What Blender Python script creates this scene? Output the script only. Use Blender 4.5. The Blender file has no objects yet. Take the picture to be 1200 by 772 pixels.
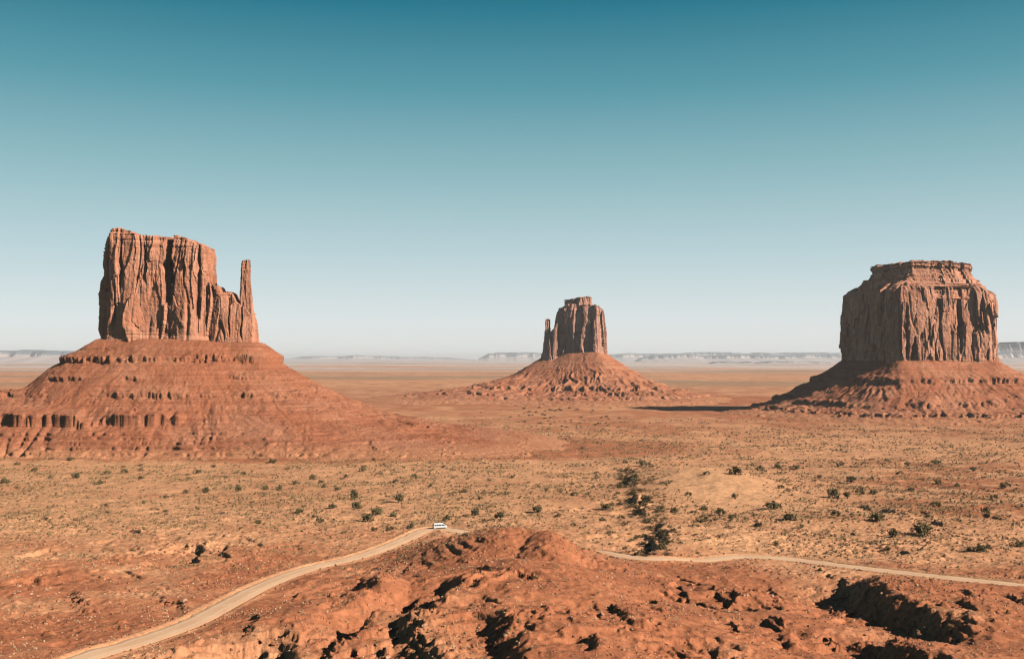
import bpy, bmesh, math, random
import numpy as np
R = math.radians
sc = bpy.context.scene

# ------------------------------------------------------------------ camera
FOC = 1200.0                      # focal length in pixels of a 1200 px wide picture
PITCH = math.atan(34 / FOC)       # the horizon sits 34 px below the middle
cam_d = bpy.data.cameras.new('camera')
cam = bpy.data.objects.new('camera', cam_d)
sc.collection.objects.link(cam)
cam_d.sensor_width = 36.0
cam_d.lens = 36.0
cam_d.clip_start = 0.5
cam_d.clip_end = 250000
cam.location = (0, 0, 0)
cam.rotation_euler = (R(90) + PITCH, 0, 0)
sc.camera = cam

# ------------------------------------------------------------------ sky and sun
SUN_EL, SUN_AZ = 29.0, 27.0       # elevation; degrees turned from +X (right) towards the viewer
sun_vec = (math.cos(R(SUN_EL)) * math.cos(R(SUN_AZ)), -math.cos(R(SUN_EL)) * math.sin(R(SUN_AZ)), math.sin(R(SUN_EL)))
world = bpy.data.worlds.new('World')
sc.world = world
world.use_nodes = True
nt = world.node_tree
nt.nodes.clear()
w_out = nt.nodes.new('ShaderNodeOutputWorld')
w_bg = nt.nodes.new('ShaderNodeBackground')
sky = nt.nodes.new('ShaderNodeTexSky')
sky.sky_type = 'NISHITA'
sky.sun_disc = False
sky.sun_elevation = R(SUN_EL)
sky.sun_rotation = R(90 + SUN_AZ)   # clockwise from +Y
sky.altitude = 1600
sky.air_density = 1.0
sky.dust_density = 0.6
sky.ozone_density = 1.5
tc = nt.nodes.new('ShaderNodeTexCoord')
sep = nt.nodes.new('ShaderNodeSeparateXYZ')
nt.links.new(tc.outputs['Generated'], sep.inputs[0])
ramp = nt.nodes.new('ShaderNodeValToRGB')
SKY_TINT = [(0.0, (0.87, 0.95, 1.14)), (0.025, (0.88, 0.96, 1.08)), (0.0995, (0.95, 0.975, 0.87)), (0.18, (0.70, 0.97, 0.76)),
            (0.254, (0.26, 0.82, 0.635)), (0.33, (0.076, 0.626, 0.55)), (0.42, (0.12, 0.30, 0.36)), (0.6, (0.10, 0.17, 0.24))]
el = ramp.color_ramp.elements
while len(el) < len(SKY_TINT):
    el.new(0.5)
for e, (p, c) in zip(el, SKY_TINT):
    e.position = p
    e.color = (*c, 1)
nt.links.new(sep.outputs[2], ramp.inputs[0])
mul = nt.nodes.new('ShaderNodeMix')
mul.data_type = 'RGBA'
mul.blend_type = 'MULTIPLY'
mul.inputs[0].default_value = 1.0
nt.links.new(sky.outputs[0], mul.inputs[6])
nt.links.new(ramp.outputs[0], mul.inputs[7])
# the even, pale-to-teal fall-off of the photograph's sky, by height above the horizon only
grad = nt.nodes.new('ShaderNodeValToRGB')
GRAD = [(0.0, (232, 233, 230)), (0.033, (227, 233, 233)), (0.0995, (190, 214, 219)), (0.18, (145, 187, 195)), (0.254, (94, 157, 172)),
        (0.327, (42, 123, 145)), (0.42, (44, 74, 98)), (0.6, (30, 44, 62))]
lin = lambda v: (v / 255 / 12.92) if v < 10 else ((v / 255 + 0.055) / 1.055) ** 2.4
el = grad.color_ramp.elements
while len(el) < len(GRAD):
    el.new(0.5)
for e, (p, c) in zip(el, GRAD):
    e.position = p
    e.color = (*[lin(v) / 1.395 for v in c], 1)
nt.links.new(sep.outputs[2], grad.inputs[0])
gsc = nt.nodes.new('ShaderNodeVectorMath')
gsc.operation = 'SCALE'
gsc.inputs['Scale'].default_value = 1 / 0.075
nt.links.new(grad.outputs[0], gsc.inputs[0])
mx_ = nt.nodes.new('ShaderNodeMix')
mx_.data_type = 'RGBA'
mx_.inputs[0].default_value = 0.88
nt.links.new(mul.outputs[2], mx_.inputs[6])
nt.links.new(gsc.outputs[0], mx_.inputs[7])
nt.links.new(mx_.outputs[2], w_bg.inputs[0])
w_bg.inputs[1].default_value = 0.075
nt.links.new(w_bg.outputs[0], w_out.inputs[0])

sun_d = bpy.data.lights.new('sun', 'SUN')
sun_d.energy = 5.0
sun_d.angle = R(0.53)
sun_d.color = (1.0, 0.91, 0.80)
sun = bpy.data.objects.new('sun', sun_d)
sc.collection.objects.link(sun)
from mathutils import Vector, Matrix
sun.rotation_euler = Vector(sun_vec).to_track_quat('Z', 'Y').to_euler()
sun.location = (600, -200, 400)

sc.view_settings.view_transform = 'Standard'
sc.view_settings.look = 'None'
sc.view_settings.gamma = 1
sc.view_settings.use_curve_mapping = False
sc.view_settings.exposure = 0.48
sc.render.engine = 'CYCLES'
sc.cycles.max_bounces = 4
sc.cycles.diffuse_bounces = 0
sc.cycles.glossy_bounces = 2
sc.cycles.volume_bounces = 1
sc.cycles.use_denoising = True
sc.cycles.denoising_prefilter = 'ACCURATE'
sc.cycles.denoising_input_passes = 'RGB_ALBEDO_NORMAL'
sc.cycles.filter_width = 1.25

# ------------------------------------------------------------------ small helpers
def link(o):
    sc.collection.objects.link(o)
    return o

def tag(o, label=None, cat=None, group=None, kind=None):
    if label: o['label'] = label
    if cat: o['category'] = cat
    if group: o['group'] = group
    if kind: o['kind'] = kind
    return o

def empty(name, loc=(0, 0, 0), rz=0.0):
    o = bpy.data.objects.new(name, None)
    o.location = loc
    o.rotation_euler = (0, 0, rz)
    return link(o)

def mesh_np(name, co, quads=None, tris=None, smooth=True, attrs=None):
    """Mesh from numpy arrays, quads and triangles."""
    me = bpy.data.meshes.new(name)
    co = np.asarray(co, dtype=np.float32)
    me.vertices.add(len(co))
    me.vertices.foreach_set('co', co.ravel())
    parts, starts, n = [], [], 0
    if quads is not None and len(quads):
        parts.append(np.asarray(quads, dtype=np.int32).ravel())
        starts.append(n + 4 * np.arange(len(quads)))
        n += 4 * len(quads)
    if tris is not None and len(tris):
        parts.append(np.asarray(tris, dtype=np.int32).ravel())
        starts.append(n + 3 * np.arange(len(tris)))
        n += 3 * len(tris)
    me.loops.add(n)
    me.loops.foreach_set('vertex_index', np.concatenate(parts))
    st = np.concatenate(starts).astype(np.int32)
    me.polygons.add(len(st))
    me.polygons.foreach_set('loop_start', st)
    if attrs:
        for k, v in attrs.items():
            a = me.attributes.new(k, 'FLOAT', 'POINT')
            a.data.foreach_set('value', np.asarray(v, dtype=np.float32).ravel())
    me.update(calc_edges=True)
    me.polygons.foreach_set('use_smooth', np.full(len(st), smooth, dtype=bool))
    me.update()
    return me

def obj(name, me, mat=None, parent=None):
    o = bpy.data.objects.new(name, me)
    if mat and not me.materials:
        me.materials.append(mat)
    if parent is not None:
        o.parent = parent
    return link(o)

def grid_quads(nr, nc, wrap=False):
    i = np.arange(nr - 1)[:, None]
    j = np.arange(nc if wrap else nc - 1)[None, :]
    j2 = (j + 1) % nc
    a = i * nc + j
    b = i * nc + j2
    return np.stack([a, b, b + nc, a + nc], -1).reshape(-1, 4)

# ------------------------------------------------------------------ noise
def _perm(seed):
    p = np.random.RandomState(seed).permutation(1024)
    return np.concatenate([p, p, p[:4]])

_P = {}
def perm(seed):
    if seed not in _P:
        _P[seed] = (_perm(seed), np.random.RandomState(seed + 77).uniform(0, 2 * np.pi, 1024).astype(np.float32),
                    np.random.RandomState(seed + 99).uniform(0, 1, (3, 1024)).astype(np.float32))
    return _P[seed]

def perlin(x, y, seed=0):
    p, ang, _ = perm(seed)
    gx, gy = np.cos(ang), np.sin(ang)
    x = np.asarray(x, np.float64); y = np.asarray(y, np.float64)
    xi = np.floor(x).astype(np.int64); yi = np.floor(y).astype(np.int64)
    fx = (x - xi).astype(np.float32); fy = (y - yi).astype(np.float32)
    xi &= 1023; yi &= 1023
    x1 = (xi + 1) & 1023; y1 = (yi + 1) & 1023
    def g(ix, iy, dx, dy):
        h = p[p[ix] + iy]
        return gx[h] * dx + gy[h] * dy
    u = fx * fx * fx * (fx * (fx * 6 - 15) + 10)
    v = fy * fy * fy * (fy * (fy * 6 - 15) + 10)
    n0 = g(xi, yi, fx, fy) * (1 - u) + g(x1, yi, fx - 1, fy) * u
    n1 = g(xi, y1, fx, fy - 1) * (1 - u) + g(x1, y1, fx - 1, fy - 1) * u
    return (n0 * (1 - v) + n1 * v) * 1.5

def fbm(x, y, scale, octaves=4, seed=0, gain=0.5, lac=2.03):
    s, a, t = 0.0, 1.0, 0.0
    f = 1.0 / scale
    for o in range(octaves):
        s = s + a * perlin(x * f, y * f, seed + o)
        t += a
        a *= gain
        f *= lac
    return s / t

def worley(x, y, seed=0, off=False):
    """distance to the nearest cell point, second distance, two random values of that cell"""
    p, _, rnd = perm(seed)
    x = np.asarray(x, np.float64); y = np.asarray(y, np.float64)
    xi = np.floor(x).astype(np.int64); yi = np.floor(y).astype(np.int64)
    f1 = np.full(x.shape, 9.0, np.float32); f2 = f1.copy(); ox = np.zeros(x.shape, np.float32)
    val = np.zeros(x.shape, np.float32); val2 = val.copy()
    for dx in (-1, 0, 1):
        for dy in (-1, 0, 1):
            cx = xi + dx; cy = yi + dy
            h = p[p[cx & 1023] + (cy & 1023)]
            px = cx + rnd[0][h]; py = cy + rnd[1][h]
            d = np.hypot(x - px, y - py).astype(np.float32)
            nearer = d < f1
            f2 = np.where(nearer, f1, np.minimum(f2, d))
            val = np.where(nearer, rnd[2][h], val)
            val2 = np.where(nearer, rnd[0][(h * 7 + 3) & 1023], val2)
            ox = np.where(nearer, (x - px).astype(np.float32), ox)
            f1 = np.where(nearer, d, f1)
    return (f1, f2, val, val2, ox) if off else (f1, f2, val, val2)

def boulders(x, y, cell, seed, share=0.35, rmax=0.42):
    """blocky stones with tilted tops lying in a height field"""
    wx = x / cell + 0.12 * perlin(x / cell * 3.1, y / cell * 3.1, seed + 1)
    f1, _, v, v2, ox = worley(wx, y / cell, seed, True)
    r = np.where(v < share, 0.12 + (rmax - 0.12) * v2 * v2, 0.0)
    return np.minimum(np.maximum(r - f1, 0.0) * 1.9, np.maximum(0.62 * r + (v / share - 0.5) * 1.1 * ox, 0.15 * r)) * cell

def sstep(a, b, x):
    t = np.clip((x - a) / (b - a), 0, 1)
    return t * t * (3 - 2 * t)

def seg_dist(X, Y, pts):
    """signed distance (left of travel negative), distance and arc position to an open polyline"""
    best = np.full(X.shape, 1e9); sgn = np.ones(X.shape); arc = np.zeros(X.shape)
    acc = 0.0
    for (ax, ay), (bx, by) in zip(pts[:-1], pts[1:]):
        dx, dy = bx - ax, by - ay
        L = math.hypot(dx, dy)
        t = np.clip(((X - ax) * dx + (Y - ay) * dy) / (L * L), 0, 1)
        d = np.hypot(X - ax - t * dx, Y - ay - t * dy)
        cr = dx * (Y - ay) - dy * (X - ax)
        m = d < best
        best = np.where(m, d, best)
        sgn = np.where(m, np.where(cr > 0, -1.0, 1.0), sgn)
        arc = np.where(m, acc + t * L, arc)
        acc += L
    return best * sgn, best, arc, acc

def poly_sdf(X, Y, poly):
    """signed distance to a closed polygon, negative inside"""
    n = len(poly)
    best = np.full(X.shape, 1e9)
    inside = np.zeros(X.shape, bool)
    for i in range(n):
        ax, ay = poly[i]; bx, by = poly[(i + 1) % n]
        dx, dy = bx - ax, by - ay
        t = np.clip(((X - ax) * dx + (Y - ay) * dy) / (dx * dx + dy * dy), 0, 1)
        best = np.minimum(best, np.hypot(X - ax - t * dx, Y - ay - t * dy))
        c = ((ay > Y) != (by > Y)) & (X < (bx - ax) * (Y - ay) / (by - ay + 1e-12) + ax)
        inside ^= c
    return np.where(inside, -best, best)

def spline(pts, step):
    """Catmull-Rom through points (any dimension), resampled evenly"""
    P = np.array(pts, float)
    P = np.vstack([2 * P[0] - P[1], P, 2 * P[-1] - P[-2]])
    out = []
    for i in range(1, len(P) - 2):
        t = np.linspace(0, 1, 24, endpoint=False)[:, None]
        p0, p1, p2, p3 = P[i - 1], P[i], P[i + 1], P[i + 2]
        out.append(0.5 * (2 * p1 + (p2 - p0) * t + (2 * p0 - 5 * p1 + 4 * p2 - p3) * t ** 2 + (3 * p1 - p0 - 3 * p2 + p3) * t ** 3))
    out = np.vstack(out + [P[-2][None]])
    L = np.concatenate([[0], np.cumsum(np.linalg.norm(np.diff(out[:, :2], axis=0), axis=1))])
    s = np.arange(0, L[-1], step)
    return np.stack([np.interp(s, L, out[:, k]) for k in range(out.shape[1])], 1)

def ray(px, py):
    """slope of a picture point: X/Y and Z/Y"""
    c, s = math.cos(PITCH), math.sin(PITCH)
    a = (386 - py)
    y = FOC * c - a * s
    z = FOC * s + a * c
    return (px - 600) / y, z / y

# ------------------------------------------------------------------ materials
class NT:
    def __init__(self, name, rough=0.95, spec=0.12):
        self.m = bpy.data.materials.new(name)
        self.m.use_nodes = True
        self.t = self.m.node_tree
        self.b = self.t.nodes['Principled BSDF']
        self.b.inputs['Roughness'].default_value = rough
        self.b.inputs['Specular IOR Level'].default_value = spec
        self.pos = self.n('ShaderNodeNewGeometry').outputs['Position']
    def n(self, typ, **kw):
        nd = self.t.nodes.new(typ)
        for k, v in kw.items():
            setattr(nd, k, v)
        return nd
    def l(self, a, b):
        self.t.links.new(a, b)
    def put(self, sock, v):
        if hasattr(v, 'is_linked') or isinstance(v, bpy.types.NodeSocket):
            self.l(v, sock)
        elif isinstance(v, (tuple, list)) and len(v) == 3 and sock.type == 'RGBA':
            sock.default_value = (*v, 1)
        else:
            sock.default_value = v
    def math(self, op, a, b=0.0, clamp=False):
        nd = self.n('ShaderNodeMath', operation=op, use_clamp=clamp)
        self.put(nd.inputs[0], a); self.put(nd.inputs[1], b)
        return nd.outputs[0]
    def scaled(self, s):
        nd = self.n('ShaderNodeVectorMath', operation='MULTIPLY')
        self.l(self.pos, nd.inputs[0]); nd.inputs[1].default_value = s
        return nd.outputs[0]
    def noise(self, size, detail=4, rough=0.55, stretch=(1, 1, 1)):
        nd = self.n('ShaderNodeTexNoise')
        self.l(self.scaled(tuple(c / size for c in stretch)), nd.inputs['Vector'])
        nd.inputs['Scale'].default_value = 1.0
        nd.inputs['Detail'].default_value = detail
        nd.inputs['Roughness'].default_value = rough
        return nd.outputs['Fac']
    def voronoi(self, size, stretch=(1, 1, 1)):
        nd = self.n('ShaderNodeTexVoronoi')
        self.l(self.scaled(tuple(c / size for c in stretch)), nd.inputs['Vector'])
        nd.inputs['Scale'].default_value = 1.0
        return nd.outputs['Distance'], nd.outputs['Color']
    def step(self, v, lo, hi, a=0.0, b=1.0):
        nd = self.n('ShaderNodeMapRange', interpolation_type='SMOOTHSTEP')
        self.put(nd.inputs[0], v)
        for i, x in enumerate((lo, hi, a, b)):
            nd.inputs[i + 1].default_value = x
        return nd.outputs[0]
    def mix(self, f, a, b, mode='MIX'):
        nd = self.n('ShaderNodeMix', data_type='RGBA', blend_type=mode)
        self.put(nd.inputs[0], f); self.put(nd.inputs[6], a); self.put(nd.inputs[7], b)
        return nd.outputs[2]
    def attr(self, name):
        return self.n('ShaderNodeAttribute', attribute_name=name).outputs['Fac']
    def bump(self, h, dist, strength=1.0, prev=None):
        nd = self.n('ShaderNodeBump')
        nd.inputs['Strength'].default_value = strength
        nd.inputs['Distance'].default_value = dist
        self.l(h, nd.inputs['Height'])
        if prev is not None:
            self.l(prev, nd.inputs['Normal'])
        return nd.outputs['Normal']
    def done(self, col, normal=None):
        self.put(self.b.inputs['Base Color'], col)
        if normal is not None:
            self.l(normal, self.b.inputs['Normal'])
        return self.m

TAN = (0.67, 0.328, 0.168)
RED = (0.44, 0.158, 0.074)
OLIVE = (0.24, 0.145, 0.07)

def ground_material():
    k = NT('desert_soil')
    red, veg, sand = k.attr('red'), k.attr('veg'), k.attr('sand')
    big = k.noise(60, 5, 0.6)
    fine = k.noise(2.2, 5, 0.65)
    mid = k.noise(11, 4, 0.6)
    r = k.math('ADD', red, k.math('MULTIPLY', k.math('SUBTRACT', big, 0.5), 0.9))
    r = k.math('ADD', r, k.math('MULTIPLY', k.math('SUBTRACT', mid, 0.5), 0.5))
    r = k.math('ADD', r, k.math('MULTIPLY', k.math('SUBTRACT', k.noise(190, 4, 0.6), 0.5), 0.8))
    r = k.step(r, 0.15, 0.85)
    col = k.mix(r, TAN, RED)
    col = k.mix(sand, col, (0.74, 0.39, 0.20))
    # grit: pale and dark stones of a hand's width to a metre
    d3, c3 = k.voronoi(0.75)
    d4, c4 = k.voronoi(1.15)
    grit = k.step(k.noise(17, 4, 0.6), 0.42, 0.62)
    col = k.mix(k.math('MULTIPLY', k.step(d3, 0.26, 0.16), k.math('MULTIPLY', grit, 0.6)), col, (0.62, 0.36, 0.22))
    col = k.mix(k.math('MULTIPLY', k.step(d4, 0.24, 0.15), k.math('MULTIPLY', grit, 0.55)), col, (0.20, 0.07, 0.035))
    # dry ground plants too small to build: olive and straw flecks
    d, c = k.voronoi(1.6)
    d2, c2 = k.voronoi(4.3)
    vv = k.math('MULTIPLY', veg, k.step(k.noise(26, 4, 0.6), 0.30, 0.62))
    f1 = k.math('MULTIPLY', k.step(d, 0.42, 0.18), vv)
    f2 = k.math('MULTIPLY', k.step(d2, 0.36, 0.20), k.math('MULTIPLY', veg, k.step(mid, 0.42, 0.6)))
    col = k.mix(k.math('MULTIPLY', f1, 0.75), col, (0.42, 0.27, 0.135))
    col = k.mix(k.math('MULTIPLY', f2, 0.65), col, OLIVE)
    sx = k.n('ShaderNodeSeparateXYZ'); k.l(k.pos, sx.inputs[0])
    farm = k.step(sx.outputs[1], 2600, 5200)
    col = k.mix(k.math('MULTIPLY', farm, k.step(k.noise(1700, 4, 0.6, (0.5, 1, 1)), 0.45, 0.6)), col, (0.36, 0.235, 0.135))
    col = k.mix(k.math('MULTIPLY', k.step(sx.outputs[1], 1500, 3000), k.math('MULTIPLY', k.step(k.noise(420, 4, 0.6, (0.5, 1, 1)), 0.5, 0.66), 0.5)), col, (0.46, 0.20, 0.10))
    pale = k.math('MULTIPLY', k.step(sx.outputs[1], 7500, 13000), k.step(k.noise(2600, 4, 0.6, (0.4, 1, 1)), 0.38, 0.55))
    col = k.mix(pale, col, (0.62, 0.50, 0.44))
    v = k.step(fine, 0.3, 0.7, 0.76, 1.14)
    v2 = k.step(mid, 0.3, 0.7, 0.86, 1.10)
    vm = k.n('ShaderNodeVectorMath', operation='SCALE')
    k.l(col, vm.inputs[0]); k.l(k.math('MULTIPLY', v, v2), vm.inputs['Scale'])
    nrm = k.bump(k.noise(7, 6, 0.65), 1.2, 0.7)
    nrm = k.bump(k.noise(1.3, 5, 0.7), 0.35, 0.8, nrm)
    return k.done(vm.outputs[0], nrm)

def road_material():
    k = NT('dirt_track')
    across = k.attr('across')
    n = k.step(k.noise(9, 6, 0.65, (1, 0.5, 1)), 0.32, 0.68)
    col = k.mix(n, (0.77, 0.49, 0.30), (0.68, 0.40, 0.235))
    col = k.mix(k.step(k.math('ABSOLUTE', across), 0.55, 1.0), col, (0.64, 0.35, 0.19))
    tr = k.math('ABSOLUTE', k.math('SUBTRACT', k.math('ABSOLUTE', across), 0.42))
    col = k.mix(k.math('MULTIPLY', k.step(tr, 0.16, 0.04), 0.5), col, (0.86, 0.60, 0.41))
    return k.done(col, k.bump(k.noise(1.1, 4, 0.6), 0.12, 0.6))

def cliff_material(name, a, b, varnish, streak=0.5):
    k = NT(name)
    n1 = k.noise(28, 6, 0.6)
    n2 = k.noise(7, 6, 0.65, (1, 1, 0.35))
    st = k.noise(9, 6, 0.62, (1, 1, 0.07))
    st2 = k.noise(3.2, 5, 0.6, (1, 1, 0.05))
    strata = k.noise(5, 5, 0.7, (0.04, 0.04, 1))
    col = k.mix(k.step(n1, 0.35, 0.68), a, b)
    col = k.mix(k.math('MULTIPLY', k.step(strata, 0.52, 0.62), 0.28), col, (b[0] * 1.2, b[1] * 1.25, b[2] * 1.3))
    col = k.mix(k.math('MULTIPLY', k.step(st, 0.52, 0.66), streak), col, varnish)
    col = k.mix(k.math('MULTIPLY', k.step(st2, 0.58, 0.70), streak * 0.6), col, varnish)
    v = k.step(n2, 0.28, 0.72, 0.80, 1.18)
    vm = k.n('ShaderNodeVectorMath', operation='SCALE')
    k.l(col, vm.inputs[0]); k.l(v, vm.inputs['Scale'])
    nrm = k.bump(k.noise(9, 7, 0.68, (1, 1, 0.3)), 2.6, 0.8)
    nrm = k.bump(k.noise(2.4, 5, 0.7, (1, 1, 0.6)), 0.9, 0.8, nrm)
    nrm = k.bump(strata, 1.2, 0.5, nrm)
    return k.done(vm.outputs[0], nrm)

def talus_material(name, a, b, rubble):
    k = NT(name)
    big = k.noise(70, 5, 0.6)
    mid = k.noise(13, 5, 0.62)
    fine = k.noise(2.6, 5, 0.68)
    strata = k.noise(6, 4, 0.6, (0.025, 0.025, 1))
    col = k.mix(k.step(big, 0.38, 0.64), a, b)
    col = k.mix(k.math('MULTIPLY', k.step(strata, 0.45, 0.6), 0.45), col, (a[0] * 0.75, a[1] * 0.68, a[2] * 0.66))
    s2 = k.noise(2.2, 4, 0.65, (0.02, 0.02, 1))
    col = k.mix(k.math('MULTIPLY', k.step(s2, 0.54, 0.62), 0.5), col, (a[0] * 0.62, a[1] * 0.5, a[2] * 0.5))
    d, c = k.voronoi(3.4)
    rub = k.math('MULTIPLY', k.step(d, 0.42, 0.16), k.step(mid, 0.5, 0.66))
    col = k.mix(k.math('MULTIPLY', rub, 0.55), col, rubble)
    ap = k.math('MULTIPLY', k.attr('apron'), k.step(k.noise(30, 4, 0.6), 0.25, 0.6, 0.5, 1.0))
    col = k.mix(ap, col, (0.53, 0.235, 0.12))
    v = k.step(fine, 0.28, 0.72, 0.76, 1.18)
    vm = k.n('ShaderNodeVectorMath', operation='SCALE')
    k.l(col, vm.inputs[0]); k.l(v, vm.inputs['Scale'])
    nrm = k.bump(k.noise(6, 7, 0.7), 2.0, 0.8)
    nrm = k.bump(k.noise(1.5, 5, 0.7), 0.6, 0.8, nrm)
    return k.done(vm.outputs[0], nrm)

def plain_material(name, col, rough=0.9, spec=0.2, var=None, size=0.5, metal=0.0):
    k = NT(name, rough, spec)
    k.b.inputs['Metallic'].default_value = metal
    c2 = var or tuple(x * 0.8 for x in col)
    return k.done(k.mix(k.step(k.noise(size, 3), 0.3, 0.7), col, c2))

def leaf_material(name, a, b, size):
    k = NT(name, 0.8, 0.15)
    inf = k.n('ShaderNodeObjectInfo')
    col = k.mix(k.step(k.noise(size, 3), 0.35, 0.65), a, b)
    v = k.math('ADD', k.math('MULTIPLY', inf.outputs['Random'], 0.5), 0.75)
    vm = k.n('ShaderNodeVectorMath', operation='SCALE')
    k.l(col, vm.inputs[0]); k.l(v, vm.inputs['Scale'])
    return k.done(vm.outputs[0])

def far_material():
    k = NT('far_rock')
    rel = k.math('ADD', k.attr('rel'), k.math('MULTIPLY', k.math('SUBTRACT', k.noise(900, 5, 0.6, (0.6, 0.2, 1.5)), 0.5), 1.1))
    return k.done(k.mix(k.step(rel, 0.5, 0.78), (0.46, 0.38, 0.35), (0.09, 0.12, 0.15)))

M = {
    'ground': ground_material(),
    'road': road_material(),
    'cliff_west': cliff_material('west_sandstone', (0.47, 0.188, 0.105), (0.52, 0.24, 0.148), (0.25, 0.11, 0.075), 0.5),
    'cliff_east': cliff_material('east_sandstone', (0.48, 0.235, 0.165), (0.54, 0.285, 0.21), (0.30, 0.15, 0.12), 0.4),
    'cliff_merrick': cliff_material('south_sandstone', (0.51, 0.22, 0.13), (0.58, 0.28, 0.18), (0.17, 0.075, 0.058), 0.65),
    'talus': talus_material('red_scree', (0.40, 0.146, 0.074), (0.45, 0.190, 0.105), (0.58, 0.33, 0.20)),
    'talus_far': talus_material('pale_scree', (0.43, 0.165, 0.085), (0.48, 0.21, 0.12), (0.55, 0.30, 0.18)),
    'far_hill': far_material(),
    'rock': plain_material('red_rock', (0.42, 0.165, 0.085), var=(0.30, 0.105, 0.055), size=1.5),
    'pale_rock': plain_material('pale_rock', (0.56, 0.33, 0.21), var=(0.44, 0.22, 0.13), size=1.2),
    'juniper': leaf_material('juniper_leaf', (0.115, 0.095, 0.042), (0.19, 0.145, 0.065), 0.9),
    'dry_shrub': leaf_material('dry_shrub_leaf', (0.19, 0.115, 0.055), (0.28, 0.18, 0.09), 0.9),
    'sage': leaf_material('sage_leaf', (0.55, 0.40, 0.23), (0.40, 0.30, 0.16), 0.7),
    'straw': leaf_material('straw_leaf', (0.38, 0.235, 0.115), (0.22, 0.135, 0.065), 9.0),
    'bark': plain_material('grey_bark', (0.16, 0.11, 0.08), size=0.2),
}

# ------------------------------------------------------------------ terrain
PROF = np.array([(-6000, -8), (-400, -4), (-20, -2.2), (4, -2.4), (14, -9), (40, -22), (100, -40), (160, -55), (200, -64.5), (230, -69.5),
                 (300, -75), (350, -78.5), (430, -83.5), (500, -84), (600, -89), (700, -93.5), (900, -102), (1150, -109.5),
                 (1900, -112.5), (2640, -114), (9000, -116), (90000, -120)], float)

def hump(X, Y, px, py, D, sx, sy, rot=0.0, p=2.0):
    """rounded rise whose top shows at picture point px, py when it stands D metres away"""
    u, v = ray(px, py)
    A = v * D - np.interp(D, PROF[:, 0], PROF[:, 1])
    dx, dy = X - u * D, Y - D
    c, s = math.cos(R(rot)), math.sin(R(rot))
    a, b = (c * dx + s * dy) / sx, (-s * dx + c * dy) / sy
    return A * np.exp(-(a * a + b * b) ** (p / 2))

HUMPS = [
    (592, 626, 405, 33, 46, 0), (545, 634, 425, 22, 34, 0), (640, 633, 388, 17, 38, -5),
    (604, 668, 335, 38, 56, 0), (640, 730, 255, 60, 50, 0), (520, 725, 272, 30, 40, 0),
    (418, 684, 310, 15, 30, -20), (368, 712, 284, 15, 28, -10),
    (880, 686, 336, 24, 24, 0), (960, 712, 292, 34, 34, 0), (1075, 693, 330, 22, 30, 20), (1150, 722, 290, 30, 30, 0),
    (760, 716, 290, 40, 34, 0), (850, 740, 260, 40, 28, 0), (1220, 735, 292, 30, 36, 0),
    (832, 551, 790, 52, 90, 0), (60, 660, 392, 30, 30, 0), (110, 728, 300, 24, 30, 0), (20, 748, 280, 20, 26, 0),
    (1010, 592, 640, 50, 30, 0), (1130, 562, 840, 80, 70, 0),
]

def H_big(X, Y):
    X = np.asarray(X, float); Y = np.asarray(Y, float)
    z = np.interp(Y + 0.0 * X, PROF[:, 0], PROF[:, 1])
    near = np.maximum.reduce([hump(X, Y, *h) for h in HUMPS])
    z2 = sum(np.maximum(hump(X, Y, *h), -3) for h in HUMPS)
    lift = 0.72 * near + 0.28 * np.minimum(z2, 1.6 * np.maximum(near, 0.01))
    return z + np.where(near > 0, lift, near)

def G(px, py, fn=H_big):
    """where the sight line through a picture point meets the ground"""
    u, v = ray(px, py)
    D = np.concatenate([np.arange(150, 1500, 0.5), np.geomspace(1500, 40000, 600)])
    hit = fn(u * D, D) >= v * D
    i = int(np.argmax(hit)) if hit.any() else len(D) - 1
    return u * D[i], D[i]

def flat(px, py):
    return G(px, py, lambda X, Y: np.interp(Y, PROF[:, 0], PROF[:, 1]))

# the graded track, as one line over the ground
ROAD_PX = [(20, 800), (95, 772), (160, 752), (222, 730), (268, 706), (312, 684), (365, 665), (430, 649), (472, 633), (506, 619.5)]
road_pts = [G(*p) for p in ROAD_PX]
road_pts += [(-22, 499), (-7, 487), (5, 463), (15, 440), (24, 430)]
road_pts += [flat(*p) for p in [(690, 651), (755, 660), (815, 657.5)]]
road_pts += [G(*p) for p in [(868, 652), (930, 655.5), (1000, 664), (1100, 675.5), (1200, 686), (1330, 700)]]
ROAD = spline(road_pts, 2.0)
ROAD_W = 4.7
rz = H_big(ROAD[:, 0], ROAD[:, 1])
behind = (ROAD[:, 0] > -23) & (ROAD[:, 0] < 70) & (ROAD[:, 1] > 400)      # the stretch in the dip behind the red hill
rz = np.where(behind, np.minimum(rz, np.interp(ROAD[:, 1], PROF[:, 0], PROF[:, 1]) - 0.4), rz)
rz = np.where(behind & (ROAD[:, 0] > 26), np.interp(ROAD[:, 1], PROF[:, 0], PROF[:, 1]) + 2.2, rz)
for _ in range(25):
    rz[1:-1] = 0.25 * rz[:-2] + 0.5 * rz[1:-1] + 0.25 * rz[2:]
ROAD_S = np.concatenate([[0], np.cumsum(np.hypot(*np.diff(ROAD, axis=0).T))])

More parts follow.
